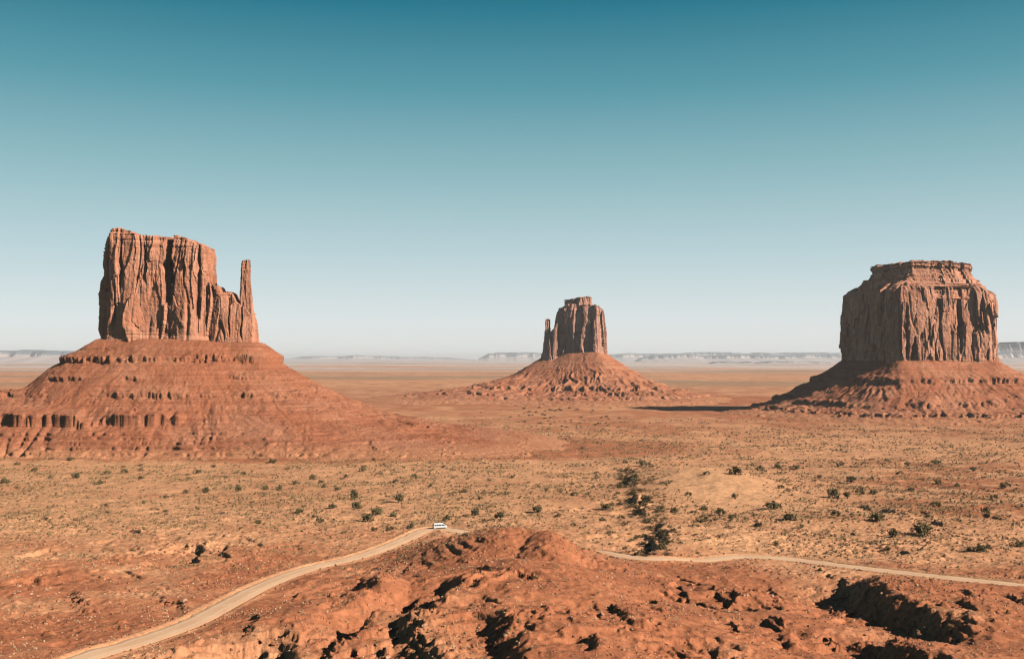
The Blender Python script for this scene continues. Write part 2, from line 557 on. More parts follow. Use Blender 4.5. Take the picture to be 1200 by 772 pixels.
# steep little banks: points run so that the low, shaded side lies to the left
SCARPS = [
    # points, height, width of the gentle side, width of the drop, raggedness
    ([(1200, 768), (1150, 744), (1100, 724), (1052, 708), (1034, 692), (1024, 677)], 8.5, 22, 12, 1.0),
    ([(1190, 790), (1090, 770), (1050, 752), (1034, 738)], 6.0, 14, 8, 1.3),
    ([(392, 712), (425, 695), (446, 684), (440, 676)], 4.5, 10, 6.5, 1.0),
    ([(352, 762), (356, 745), (342, 730)], 4.2, 10, 6.0, 1.0),
    ([(505, 724), (532, 706), (546, 690), (540, 674)], 5.2, 12, 7.5, 1.1),
    ([(524, 790), (530, 762), (506, 738), (490, 722)], 6.2, 13, 9.0, 1.3),
    ([(640, 790), (634, 765), (618, 742), (600, 724), (574, 718)], 6.0, 14, 9.0, 1.2),
    ([(556, 706), (580, 699), (602, 690)], 2.4, 9, 2.6, 0.8),
    ([(562, 668), (574, 660), (582, 655)], 1.6, 6, 1.8, 0.5),
    ([(405, 690), (450, 690), (468, 694)], 2.0, 8, 2.6, 0.9),
    ([(470, 718), (494, 704), (502, 690)], 4.0, 10, 6.0, 1.2),
    ([(418, 745), (446, 726), (454, 708)], 4.2, 10, 6.0, 1.3),
    ([(382, 770), (404, 752), (410, 736)], 4.0, 10, 6.0, 1.3),
    ([(300, 768), (318, 752), (322, 738)], 3.0, 9, 5.0, 1.2),
    ([(705, 775), (700, 758), (684, 745)], 1.8, 9, 3.0, 1.2),
    ([(840, 708), (862, 700), (872, 690), (862, 684)], 2.4, 9, 3.0, 0.9),
    ([(768, 660), (774, 640), (766, 622)], 4.0, 20, 6.0, 3.0), ([(792, 648), (786, 630), (776, 612)], 3.0, 18, 5.0, 2.4),
    ([(764, 606), (760, 588), (746, 574)], 5.0, 22, 7.0, 3.2), ([(748, 574), (744, 560), (752, 546)], 4.0, 22, 6.0, 3.2),
    ([(272, 662), (268, 650), (272, 640)], 2.4, 9, 3.0, 1.4),
    ([(236, 664), (234, 655), (244, 646), (240, 640), (216, 637)], 3.0, 12, 3.4, 1.4),
    ([(212, 658), (176, 656)], 1.6, 7, 2.0, 0.8),
    ([(112, 726), (104, 706), (90, 688)], 1.6, 12, 3.0, 2.2),
    ([(228, 728), (222, 714), (206, 702)], 1.6, 10, 3.0, 1.8),
    ([(318, 690), (330, 682), (334, 677)], 1.2, 6, 1.8, 0.6),
    ([(1080, 606), (1030, 598), (1012, 592), (1000, 588)], 2.0, 16, 4.0, 1.4),
    ([(60, 640), (10, 655)], 1.6, 10, 2.6, 1.4),
    ([(960, 748), (930, 742), (912, 725)], 1.6, 9, 2.6, 1.2),
    ([(760, 740), (742, 728), (735, 716)], 1.4, 8, 2.6, 1.4),
    ([(900, 772), (850, 762), (842, 748)], 1.6, 8, 2.6, 1.4),
]
rs = np.random.RandomState(17)
for cx, cy, sx_, sy_, nn in ((690, 730, 70, 24, 26), (590, 680, 50, 24, 14), (900, 735, 70, 22, 16), (1090, 715, 60, 20, 14), (430, 715, 60, 26, 16), (90, 690, 70, 26, 12), (220, 660, 60, 18, 9),
                             (840, 690, 40, 10, 8), (160, 620, 100, 20, 9), (1080, 600, 80, 24, 8), (940, 690, 40, 10, 6)):
    for _ in range(nn):
        x0, y0 = rs.normal(cx, sx_), rs.normal(cy, sy_)
        ln, up = rs.uniform(10, 34), rs.uniform(-0.2, 0.75)
        p0, p2 = (x0 + ln * 0.5, y0 + ln * 0.5 * up), (x0 - ln * 0.5, y0 - ln * 0.5 * up)
        p1 = (x0 + rs.normal(0, 2.5), y0 + rs.normal(0, 2.0))
        if min(p0[1], p2[1]) < 575 or max(p0[1], p2[1]) > 785:
            continue
        SCARPS.append(([p0, p1, p2], rs.uniform(0.5, 1.5), rs.uniform(4, 9), rs.uniform(0.9, 2.0), rs.uniform(0.5, 1.2)))
SC_XY = [([G(*p) for p in s[0]],) + tuple(s[1:]) for s in SCARPS]

# columns and rows: finer near the viewer
NCOL = 1240
rows = [np.array([-6000, -2500, -1000, -400]), np.arange(-150, 0, 15), np.arange(0, 150, 3.0), np.arange(150, 222, 1.2),
        np.arange(222, 500, 0.52), ]
d = 500.0
r2 = []
while d < 70000:
    r2.append(d)
    d += 0.55 * (d / 500.0) ** (1.55 if d < 3000 else 1.9)
ROWS = np.concatenate(rows + [np.array(r2)])
COLS = np.linspace(-1, 1, NCOL)
def col_w(Y):
    return 0.53 * np.maximum(Y, 110) + 14
def col_x(s, Y):
    w = col_w(Y); a = np.abs(s); e = np.maximum(a - 0.86, 0) / 0.14
    return np.sign(s) * (np.minimum(a, 0.86) / 0.86 * w + e ** 3 * (2500 + 0.6 * np.maximum(Y, 0)) + e * 30)
def x_col(X, Y):
    return np.clip(X / col_w(Y) * 0.86, -0.86, 0.86)

def terrain_height(X, Y):
    z = H_big(X, Y)
    dist = np.maximum(Y, 150.0)
    nearf = 1 - sstep(450, 800, Y)
    ov = sstep(150, 215, Y)                       # the slope below the lookout stays calm
    # rolling ground
    warp = fbm(X, Y, 60, 3, 5) * 14
    z = z + ov * fbm(X + warp, Y, 90, 4, 11) * (1.6 + 2.2 * sstep(500, 1200, Y))
    z = z + sstep(1000, 2500, Y) * fbm(X, Y, 420, 4, 21) * 5.0
    z = z + sstep(6000, 15000, Y) * fbm(X, Y, 4000, 3, 23) * 14.0
    # scarps
    ms, mr = 0.0, []
    for pts, A, wu, wd, rag in SC_XY:
        P = np.array(pts)
        x0, x1 = P[:, 0].min() - 5 * wu, P[:, 0].max() + 5 * wu
        y0, y1 = P[:, 1].min() - 5 * wu, P[:, 1].max() + 5 * wu
        m = (X > x0) & (X < x1) & (Y > y0) & (Y < y1)
        if not m.any():
            continue
        xs, ys = X[m], Y[m]
        scale = 1 + 1.4 * sstep(420, 800, ys)
        s, dd, arc, L = seg_dist(xs, ys, pts)
        s = s + fbm(xs, ys, 7.5 * scale, 4, 31) * rag * 2.2 * scale
        tap = sstep(0, 0.24 * L, np.minimum(arc, L - arc))
        lump = 0.9 * fbm(xs, ys, 3.0, 4, 33) * np.exp(-((s + wd * 0.5) / wd) ** 2)
        up = 0.3 * np.exp(-(np.maximum(s, 0) / (wu * 1.8)) ** 2)
        dn = np.where(s > -wd, 0.3 - (1.0 * sstep(0, 1, -s / wd)), -0.7 * np.exp(-(np.maximum(-s - wd, 0) / (wu * 2.0)) ** 2))
        z_add = (A * np.where(s > 0, up, dn) + lump) * tap
        z[m] += z_add
    # bedded shale: uneven little steps that follow the contours
    bedm = nearf * ov * sstep(-0.05, 0.3, fbm(X, Y, 48, 3, 141)) * 0.85
    for hs, sd_ in ((1.7, 143), (0.75, 145)):
        zz_ = z + 0.5 * fbm(X, Y, 9, 3, sd_)
        f_ = zz_ / hs - np.floor(zz_ / hs)
        z = z + bedm * hs * (sstep(0.32, 0.68, f_) - f_)
    # small relief: rills, hummocks, stones
    rg = np.abs(fbm(X + warp * 0.4, Y, 17, 4, 41))
    z = z + ov * nearf * (0.9 - 2.4 * np.sqrt(rg * rg + 0.0016)) * 0.8
    z = z + ov * nearf * fbm(X, Y, 4.2, 4, 45) * 0.20
    er = np.abs(fbm(X + 3 * fbm(X, Y, 9, 2, 147), Y, 6.5, 3, 149))
    z = z + ov * nearf * (0.25 - np.sqrt(er * er + 0.0009)) * 1.2 * sstep(-0.12, 0.25, fbm(X, Y, 40, 3, 151))
    midf = sstep(420, 600, Y) * (1 - sstep(1500, 2500, Y))
    z = z + midf * (0.5 - 1.6 * np.abs(fbm(X, Y * 0.7, 38, 4, 47))) * 1.6
    rub = sstep(0.02, 0.26, fbm(X, Y, 34, 3, 51)) * ov
    m = (Y > 215) & (Y < 560) & (rub > 0.02)
    st = np.zeros(X.shape)
    st[m] = rub[m] * (boulders(X[m], Y[m], 2.6, 61, 0.45) * 0.9 + boulders(X[m], Y[m], 5.2, 67, 0.22, 0.36) * 0.8 + boulders(X[m], Y[m], 1.5, 63, 0.5) * 0.9)
    return z + st

YY = np.repeat(ROWS[:, None], NCOL, 1)
XX = col_x(COLS[None, :], ROWS[:, None])
ZZ = terrain_height(XX, YY)
# bed of the track
rm = (YY > 150) & (YY < 560) & (np.abs(XX) < 420)
xs, ys = XX[rm], YY[rm]
bd = np.full(xs.shape, 1e9); bz = np.zeros(xs.shape)
for i in range(0, len(ROAD) - 2, 2):
    ax, ay = ROAD[i]; bx, by = ROAD[i + 2]
    near = (np.abs(xs - (ax + bx) / 2) < 26) & (np.abs(ys - (ay + by) / 2) < 26)
    if not near.any():
        continue
    dx, dy = bx - ax, by - ay
    t = np.clip(((xs[near] - ax) * dx + (ys[near] - ay) * dy) / (dx * dx + dy * dy), 0, 1)
    dd = np.hypot(xs[near] - ax - t * dx, ys[near] - ay - t * dy)
    up = dd < bd[near]
    tmp = bd[near]; tmp[up] = dd[up]; bd[near] = tmp
    tmp = bz[near]; tmp[up] = (rz[i] + (rz[i + 2] - rz[i]) * t)[up]; bz[near] = tmp
zz = ZZ[rm]
w = 1 - sstep(ROAD_W * 0.95, ROAD_W + 9, bd)
zz = zz * (1 - w) + (bz - 0.45 * (1 - sstep(ROAD_W * 0.8, ROAD_W * 1.05, bd)) + 0.35 * np.exp(-((bd - ROAD_W - 1.2) / 0.9) ** 2)) * w
ZZ[rm] = zz
ROADD = np.full(XX.shape, 1e3)
ROADD[rm] = bd

def ZT(X, Y):
    """height of the finished ground sheet"""
    X = np.asarray(X, float); Y = np.asarray(Y, float)
    fi = np.clip(np.interp(Y, ROWS, np.arange(len(ROWS))), 0, len(ROWS) - 1.001)
    fj = (x_col(X, Y) + 1) / 2 * (NCOL - 1)
    i = fi.astype(int); j = np.clip(fj.astype(int), 0, NCOL - 2)
    a, b = fi - i, fj - j
    return (ZZ[i, j] * (1 - a) * (1 - b) + ZZ[i + 1, j] * a * (1 - b) + ZZ[i, j + 1] * (1 - a) * b + ZZ[i + 1, j + 1] * a * b)

def RD(X, Y):
    fi = np.clip(np.interp(Y, ROWS, np.arange(len(ROWS))), 0, len(ROWS) - 1.001).astype(int)
    fj = np.clip(((x_col(X, Y) + 1) / 2 * (NCOL - 1)).astype(int), 0, NCOL - 2)
    return ROADD[fi, fj]

def zones(X, Y):
    """soil colour and plant cover"""
    n = fbm(X, Y, 140, 4, 71)
    n2 = fbm(X, Y, 45, 3, 75)
    red = 0.95 - 0.72 * sstep(330, 540, Y + 60 * n) + 0.30 * sstep(1150, 1700, Y) - 0.18 * sstep(2600, 5000, Y)
    left = sstep(-0.22, -0.36, X / np.maximum(Y, 100)) * (1 - sstep(420, 640, Y))
    red = red - 0.14 * left - 0.42 * sstep(0.14, 0.30, X / np.maximum(Y, 100)) * sstep(335, 375, Y + 20 * n2) * (1 - sstep(470, 560, Y)) + (0.25 + 0.45 * (1 - sstep(380, 520, Y))) * n2 + 0.3 * n
    redR = sstep(0.22, 0.42, X / np.maximum(Y, 100)) * (1 - sstep(900, 1300, Y)) * sstep(450, 600, Y)
    red = red + 0.35 * redR * (n2 > -0.1)
    for cx, cy, rx, ry in ((-470, 1330, 330, 200), (-180, 1260, 320, 170), (180, 2870, 460, 360), (840, 2100, 360, 280)):
        q = np.hypot((X - cx) / rx, (Y - cy) / ry) + 0.15 * n
        red = red + 0.75 * (1 - sstep(0.9, 1.45, q))
    veg = sstep(430, 560, Y) * (1 - 0.55 * sstep(1500, 2400, Y)) * (1 - 0.6 * sstep(3500, 6000, Y))
    veg = np.clip(veg * (0.85 + 0.9 * n2), 0, 1) + 0.22 * sstep(230, 300, Y) * (1 - veg)
    u, _ = ray(830, 556)
    dune = np.exp(-(((X - u * 740) / 44) ** 2 + ((Y - 715) / 135) ** 2) ** 1.6)
    u2, _ = ray(850, 0)
    dune2 = np.exp(-(((X - u2 * 470) / 40) ** 2 + ((Y - 480) / 38) ** 2) ** 1.5) * 0.7
    sand = np.clip(np.maximum(dune, dune2), 0, 1)
    return red, veg * (1 - 0.9 * sand), sand

red, veg, sand = zones(XX, YY)
rv = np.clip(1 - sstep(ROAD_W, ROAD_W + 2.5 + 5 * np.clip(fbm(XX, YY, 9, 3, 153) + 0.3, 0, 1), ROADD), 0, 1)
veg = veg * (1 - rv)
sand = np.maximum(sand, rv * 0.6)
me = mesh_np('desert_ground', np.stack([XX, YY, ZZ], -1).reshape(-1, 3), grid_quads(*XX.shape), attrs={'red': red, 'veg': veg, 'sand': sand})
ground = tag(obj('ground', me, M['ground']), kind='structure')

# the road sheet
tan_ = np.gradient(ROAD, axis=0); tan_ /= np.linalg.norm(tan_, axis=1)[:, None]
nor = np.stack([-tan_[:, 1], tan_[:, 0]], 1)
ac = np.array([-1.0, -0.8, -0.5, -0.2, 0.2, 0.5, 0.8, 1.0])
crown = np.array([-0.40, -0.02, 0.02, 0.05, 0.05, 0.02, -0.02, -0.40])
edge = 1 + 0.24 * perlin(ROAD_S / 7, ROAD_S * 0, 81)[:, None] + 0.16 * perlin(ROAD_S / 2.6, ROAD_S * 0 + 5, 82)[:, None]
co = np.zeros((len(ROAD), len(ac), 3))
co[..., :2] = ROAD[:, None, :] + nor[:, None, :] * (ac[None, :, None] * ROAD_W * edge[:, :, None])
co[..., 2] = rz[:, None] + crown[None, :]
me = mesh_np('dirt_road', co.reshape(-1, 3), grid_quads(len(ROAD), len(ac)), attrs={'across': np.tile(ac, len(ROAD))})
tag(obj('road', me, M['road']), kind='structure')

# ------------------------------------------------------------------ buttes
def P(px, D, py=None):
    u, v = ray(px, py if py is not None else 420)
    return (u * D, D) if py is None else (u * D, D, v * D)

def closed_outline(pts, step):
    P_ = np.array(pts, float)
    n = len(P_)
    out = []
    for i in range(n):
        p0, p1, p2, p3 = P_[i - 1], P_[i], P_[(i + 1) % n], P_[(i + 2) % n]
        t = np.linspace(0, 1, 40, endpoint=False)[:, None]
        tt = 0.5                                    # tension: fairly square corners
        m1, m2 = (p2 - p0) * (1 - tt) * 0.5, (p3 - p1) * (1 - tt) * 0.5
        h = 2 * t ** 3 - 3 * t ** 2 + 1
        out.append(h * p1 + (t ** 3 - 2 * t ** 2 + t) * m1 + (1 - h) * p2 + (t ** 3 - t ** 2) * m2)
    out = np.vstack(out)
    out = np.vstack([out, out[:1]])
    L = np.concatenate([[0], np.cumsum(np.linalg.norm(np.diff(out, axis=0), axis=1))])
    N = int(L[-1] / step)
    s = np.linspace(0, L[-1], N, endpoint=False)
    return np.stack([np.interp(s, L, out[:, 0]), np.interp(s, L, out[:, 1])], 1), s, L[-1]

def cliff(name, outline, zbase, top, inset, mat, parent, step=1.0, dz=0.9, seed=0, cracks=(), slab=4.5, flute=3.0, capbump=2.0, toothy=1.0, scale=1.0, ledges=0.8, macro=5.5):
    """A rock wall round an outline (given anticlockwise): fluted, broken into slabs, with its own ragged top.
    top: (X, z) pairs for the height of the crest; inset: (height share, metres) pairs; cracks: (X, half width, depth, z low, z high)"""
    xy, s, L = closed_outline(outline, step)
    n = len(xy)
    tg = np.roll(xy, -1, 0) - np.roll(xy, 1, 0)
    for _ in range(int(3 / step) + 1):
        tg = (np.roll(tg, 1, 0) + tg * 2 + np.roll(tg, -1, 0)) / 4
    tg /= np.linalg.norm(tg, axis=1)[:, None]
    nr = np.stack([tg[:, 1], -tg[:, 0]], 1)
    tp = np.array(top, float)
    zt = np.interp(xy[:, 0], tp[:, 0], tp[:, 1])
    _, _, v, _ = worley(s / (11 * scale), s * 0 + 3.3, seed + 1)
    zt = zt + (v - 0.5) * 4.5 * toothy * scale + perlin(s / (5 * scale), s * 0, seed + 2) * 1.6 * toothy * scale
    hmax = zt.max() - zbase
    m = int(hmax / dz)
    t = np.linspace(0, 1, m)
    S = np.repeat(s[None, :], m, 0)
    Z = zbase + t[:, None] * (zt[None, :] - zbase)
    T = np.repeat(t[:, None], n, 1)
    sw = S + 5 * scale * perlin(S / (40 * scale), Z / (60 * scale), seed + 3)
    k = 1 / scale
    # great buttresses, columns with sharp clefts, fallen slabs
    D_ = macro * scale * perlin(sw * k / 44, Z * k / 300, seed + 4)
    f1, f2, v, v2, ox = worley(sw * k / 24, Z * k / 120 + 0.25 * perlin(S * k / 14, Z * k / 40, seed + 7), seed + 8, True)
    D_ += (v - 0.5) * slab * scale * 1.5 + (v2 - 0.5) * ox * 24 * scale * 0.75
    f1, f2, v, v2, ox = worley(sw * k / 9.5 + 0.2 * perlin(S * k / 4, Z * k / 12, seed + 17), Z * k / 38, seed + 9, True)
    D_ += (v - 0.5) * slab * 0.5 * scale + (v2 - 0.5) * ox * 9.5 * scale * 0.4
    f1, f2, v, v2 = worley(sw * k / 4.2, Z * k / 9, seed + 10)
    D_ += (v - 0.5) * 0.7 * scale
    a1 = np.abs(perlin(sw * k / 26, Z * k / 240, seed + 5))
    D_ -= flute * scale * np.clip(1 - a1 * 6.0, 0, 1) ** 1.4 * 1.7 * sstep(-0.3, 0.2, perlin(S * k / 30, Z * k / 45, seed + 18))
    a2 = np.abs(perlin(sw * k / 10, Z * k / 110, seed + 6))
    D_ -= flute * scale * 0.45 * np.clip(1 - a2 * 5.0, 0, 1) ** 1.5 * sstep(-0.2, 0.3, perlin(S * k / 20, Z * k / 30, seed + 19))
    D_ += 0.7 * scale * fbm(S * k, Z * k, 5, 3, seed + 11)
    # bedded foot and bedded cap
    bed = perlin(Z * k / 2.2, S * k / 60, seed + 12) + 0.7 * perlin(Z * k / 5.5, S * k / 90, seed + 13)
    foot = 1 - sstep(0.03, 0.16, T)
    cap = sstep(0.86, 0.93, T)
    D_ = D_ * (1 - 0.55 * foot) + bed * scale * (0.18 + 1.2 * foot + 1.4 * cap) * ledges + foot * 2.2 * scale * (1 - T / 0.16)
    ins = np.array(inset, float)
    D_ -= np.interp(T, ins[:, 0], ins[:, 1])
    for cx, cw, cd, z0, z1 in cracks:
        front = (nr[:, 1] < 0.2)[None, :]
        wob = 2.2 * perlin(Z / 22, Z * 0 + cx, seed + 14)
        cwz = cw * np.sqrt(np.clip((z1 + 3 - Z) / 45, 0.02, 1)) * (0.75 + 0.5 * perlin(Z / 13, Z * 0 + cx, seed + 21))
        g = np.clip(1 - np.abs(xy[:, 0][None, :] - cx - wob) / np.maximum(cwz, 0.3), 0, 1)
        D_ -= front * cd * np.minimum(g * 2.2, 1) * sstep(z0 - 8, z0 + 10, Z) * (1 - sstep(z1, z1 + 4, Z))
    XY = xy[None] + nr[None] * D_[..., None]
    co = np.concatenate([XY, Z[..., None]], -1)
    # top surface: rings drawn in towards the long axis
    c = xy.mean(0)
    w, vv = np.linalg.eigh(np.cov((xy - c).T))
    ax = vv[:, 1]
    half = math.sqrt(w[1]) * 0.9
    proj = np.clip((XY[-1] - c) @ ax, -half, half)
    axis_pt = c + proj[:, None] * ax[None]
    rings = [co]
    for q in (0.06, 0.14, 0.25, 0.4, 0.58, 0.78, 0.94):
        xyq = XY[-1] * (1 - q) + axis_pt * q
        zq = np.interp(xyq[:, 0], tp[:, 0], tp[:, 1])
        zq = zt * (1 - min(1, q * 3)) + zq * min(1, q * 3) + capbump * fbm(xyq[:, 0], xyq[:, 1], 16 * scale, 3, seed + 15)
        rings.append(np.concatenate([xyq, zq[:, None]], -1)[None])
    allco = np.concatenate(rings, 0)
    nr_, nc_ = allco.shape[:2]
    me = mesh_np(name, allco.reshape(-1, 3), grid_quads(nr_, nc_, True), smooth=False)
    return obj(name, me, mat, parent)

LEDGE = []
def terrace(z, L, a, wid, mod, sharp=0.9):
    """a ledge at height L: bench above, a small undercut cliff below"""
    q = (z - L) / wid
    k = (z - L) / sharp
    LEDGE.append(a * mod * (0.75 * np.exp(-((k - 1.7) / 1.5) ** 2) - 0.45 * np.exp(-((k + 1.9) / 1.6) ** 2)))
    return z + a * mod * np.tanh(k) * np.exp(-q * q)

def talus_mesh(name, xr, yr, hfun, mat, parent, core):
    X, Y = np.meshgrid(xr, yr)
    LEDGE.clear()
    Z = hfun(X, Y)
    out = sum(LEDGE)
    ox, oy = X - np.clip(X, *core[0]), Y - np.clip(Y, *core[1])
    ln = np.hypot(ox, oy) + 1e-6
    low = 1 - sstep(2.0, 16.0, Z - ZT(X, Y))
    apron = np.clip(low + 0.5 * low * fbm(X, Y, 22, 3, 907), 0, 1)
    me = mesh_np(name, np.stack([X + out * ox / ln, Y + out * oy / ln, Z], -1).reshape(-1, 3), grid_quads(len(yr), len(xr)), attrs={'apron': apron})
    o = obj(name, me, mat, parent)
    return o, X, Y, Z

def span(*segs):
    out = [np.arange(a, b, st) for a, b, st in segs]
    return np.concatenate(out)

# ---- the left butte with its thin spire
WD = 1300
west = empty('sandstone_butte', (-430, 1340, -108))
tag(west, 'broad red butte on the left with a thin spire standing at its right end', 'butte', 'sandstone buttes rising from the plain')
W0 = Vector(west.location)
def wz(py, D=WD):
    return ray(600, py)[1] * D
def local(o, base):
    o.data.transform(Matrix.Translation(-base))
    return o
wout = [(-529, 1318), (-514, 1300), (-484, 1296), (-449, 1304), (-414, 1298), (-395, 1306), (-389, 1333), (-401, 1372), (-459, 1392), (-519, 1380), (-533, 1345)]
wtop = [(-548, wz(288)), (-532, wz(282)), (-527, wz(276)), (-520, wz(271)), (-512, wz(268)), (-500, wz(267.5)), (-488, wz(270)), (-480, wz(275)), (-452, wz(276)), (-436, wz(275)),
        (-420, wz(277)), (-408, wz(282)), (-398, wz(285)), (-390, wz(288)), (-384, wz(291)), (-376, wz(296))]
o = cliff('cliff', wout, wz(404), wtop, [(0, 0), (0.12, 1.0), (0.75, 1.6), (0.94, 2.2), (1, 4.5)], M['cliff_west'], west, 0.85, 0.8, 100,
          [(P(194, 1300)[0], 8, 30, wz(352), wz(270)), (P(168, 1300)[0], 3.5, 7, wz(330), wz(285)), (P(232, 1300)[0], 3.5, 8, wz(372), wz(285)),
           (P(138, 1300)[0], 3, 6, wz(340), wz(275)), (P(214, 1300)[0], 2.5, 5, wz(330), wz(280))], slab=4.5, flute=2.4, toothy=0.6)
local(o, W0)
o = cliff('shoulder', [(-400, 1317), (-374, 1309), (-352, 1312), (-334, 1318), (-326, 1330), (-334, 1348), (-365, 1356), (-392, 1350)], wz(408),
          [(-395, wz(330)), (-380, wz(334)), (-374, wz(345)), (-366, wz(340)), (-361, wz(343)), (-356, wz(352)), (-345, wz(358)), (-336, wz(368)), (-331, wz(384)), (-322, wz(392))],
          [(0, 0), (0.1, 1.5), (1, 4)], M['cliff_west'], west, 0.75, 0.75, 200, [(-363, 2, 5, wz(390), wz(350)), (-347, 2, 5, wz(395), wz(350))], slab=3, flute=3, scale=0.7, capbump=1)
local(o, W0)
o = cliff('spire', [(-356, 1320), (-350, 1315), (-341, 1315), (-334, 1320), (-332, 1330), (-338, 1338), (-349, 1340), (-356, 1332)], wz(406),
          [(-360, wz(304)), (-345, wz(303)), (-338, wz(302)), (-325, wz(304))],
          [(0, 0.5), (0.1, 2.0), (0.3, 4.6), (0.5, 6.2), (0.8, 7.6), (0.86, 7.9), (0.88, 7.5), (1, 8.3)], M['cliff_west'], west, 0.6, 0.6, 300, slab=2.2, flute=1.8, scale=0.55, capbump=0.5, toothy=0.6)
local(o, W0)

wpoly = [(-529, 1302), (-470, 1292), (-390, 1298), (-330, 1312), (-322, 1335), (-350, 1365), (-450, 1400), (-530, 1385)]
def west_talus(X, Y):
    dd = poly_sdf(X, Y, wpoly)
    ang = np.arctan2(Y - 1340, X + 425)
    dd = dd + 6 * fbm(X, Y, 55, 3, 401)
    gul = np.abs(fbm(ang * 130 + 14 * fbm(X, Y, 50, 3, 402), dd * 0.28, 22, 4, 403))
    front = np.interp(dd, [-80, 0, 14, 45, 80, 118, 140, 165, 195, 240], [34, 24, 15, -6, -37, -72, -84, -97, -110, -130])
    right = np.interp(dd, [-80, 0, 14, 33, 70, 108, 173, 260, 370, 470], [30, 20, 8, -12, -35, -54, -77, -93, -106, -124])
    wr = sstep(-1.5, -0.35, ang) * (1 - sstep(0.9, 1.6, ang))
    za = front * (1 - wr) + right * wr
    za = za + sstep(15, 120, dd) * (gul - 0.2) * 8 * (1 - sstep(220, 330, dd))
    # the long bench with its small cliffs, in front and to the left
    bp = [(-1150, 1190), (-840, 1176), (-700, 1170), (-600, 1163), (-480, 1160), (-390, 1168), (-340, 1190), (-330, 1330), (-1150, 1420)]
    sd = poly_sdf(X, Y, bp) + 5 * fbm(X, Y, 30, 3, 405) + (8 + 14 * fbm(X, Y, 50, 2, 409)) * np.clip(1 - 2.4 * np.abs(perlin(X / 19 + 1.1 * fbm(X, Y * 0, 70, 3, 407), Y / 40, 406)), 0, 1) * sstep(-0.3, 0.2, fbm(X, Y, 34, 2, 408)) + 2.4 * np.clip(1 - 4 * np.abs(perlin(X / 7 + 0.8 * fbm(X, Y * 0, 25, 2, 431), Y / 20, 410)), 0, 1) * sstep(-0.05, 0.25, fbm(X, Y, 28, 2, 432))
    drop = 1 - sstep(-400, -330, X)
    zb = np.interp(sd, [-140, -40, -6, 0, 1.6, 8, 30, 48, 75, 130], [-26, -54, -62, -64, -76.5, -80, -93, -104, -112, -130])
    zb = zb - 14 * (1 - drop) - 9 * sstep(0.08, 0.32, fbm(X, Y * 0.4, 46, 3, 433)) * (sd < 10) - 2.5 * fbm(X, Y * 0, 60, 2, 434)
    LEDGE.append(np.where(zb > za - 1, 2.4 * np.exp(-((sd + 1.6) / 1.6) ** 2) - 1.6 * np.exp(-((sd - 3.0) / 2.0) ** 2), 0))
    z = np.maximum(za, zb)
    m1 = sstep(-0.25, 0.25, fbm(X, Y, 40, 3, 411))
    m2 = sstep(-0.2, 0.3, fbm(X, Y, 34, 3, 412))
    nib = perlin(X / 8, Y / 8, 427) + 0.6 * perlin(X / 3.6, Y / 3.6, 428)
    z = terrace(z, -1.0 + 2 * fbm(X, Y, 90, 2, 413) + 2.4 * nib, 4.6, 10, 0.45 + 0.55 * m1, 0.4)
    z = terrace(z, -44.0 + 1.5 * fbm(X, Y, 90, 2, 414) + 2.0 * nib, 3.4, 8, m2, 0.4)
    z = terrace(z, -24.0 + 3 * fbm(X, Y, 70, 2, 429) + 2.0 * nib, 2.2, 6, sstep(0, 0.3, fbm(X, Y, 50, 2, 430)), 0.4)
    z = terrace(z, 12.0, 1.3, 5, m2, 0.5)
    lowm = sstep(-0.35, 0.15, fbm(X, Y * 3, 60, 3, 415))
    for L, a in ((-85, 1.5), (-89.5, 1.7), (-94, 1.5), (-99, 1.9), (-104, 1.9)):
        z = terrace(z, L + 0.6 * fbm(X, Y, 40, 2, 416), a, 2.6, lowm * (1 - 0.8 * wr), 0.35)
    rub = sstep(-0.1, 0.3, fbm(X, Y, 45, 3, 417)) * sstep(10, 40, dd)
    z = z + rub * (boulders(X, Y, 6.5, 421, 0.5) + 0.9 * boulders(X, Y, 13, 422, 0.3, 0.36) + 0.8 * boulders(X, Y, 3.6, 423, 0.5)) * 1.0
    z = z + 1.1 * fbm(X, Y, 9, 4, 425) + 0.35 * fbm(X, Y, 2.6, 2, 426)
    return z
o, *_ = talus_mesh('talus', span((-1150, -760, 6), (-760, 20, 0.95), (20, 260, 3)), span((900, 1080, 3), (1080, 1310, 0.8), (1310, 1420, 2.5), (1420, 1800, 10)), west_talus, M['talus'], west, ((-520, -335), (1300, 1370)))
local(o, W0)

# ---- the middle butte, farther off, its face in the shade
ED = 2830
east = empty('sandstone_butte', (185, 2880, -112))
tag(east, 'small distant butte in the middle, shaded face, slim thumb of rock on its left', 'butte', 'sandstone buttes rising from the plain')
E0 = Vector(east.location)
def ez(py):
    return ray(600, py)[1] * ED
ex = lambda px: P(px, ED)[0]
o = cliff('cliff', [P(650, 2862), P(664, 2838), P(690, 2806), P(699, 2797), P(706, 2812), (P(709.5, 2856)), P(706, 2915), P(680, 2960), P(655, 2935)], ez(421),
          [(ex(646), ez(377)), (ex(651), ez(366)), (ex(655), ez(360)), (ex(664), ez(357)), (ex(693), ez(357)), (ex(702), ez(359)), (ex(707), ez(361)), (ex(712), ez(364))],
          [(0, -3), (0.1, 0), (0.7, 3), (0.9, 6), (1, 10)], M['cliff_east'], east, 1.6, 1.6, 500, slab=3.2, flute=1.8, scale=1.25, macro=2.6)
local(o, E0)
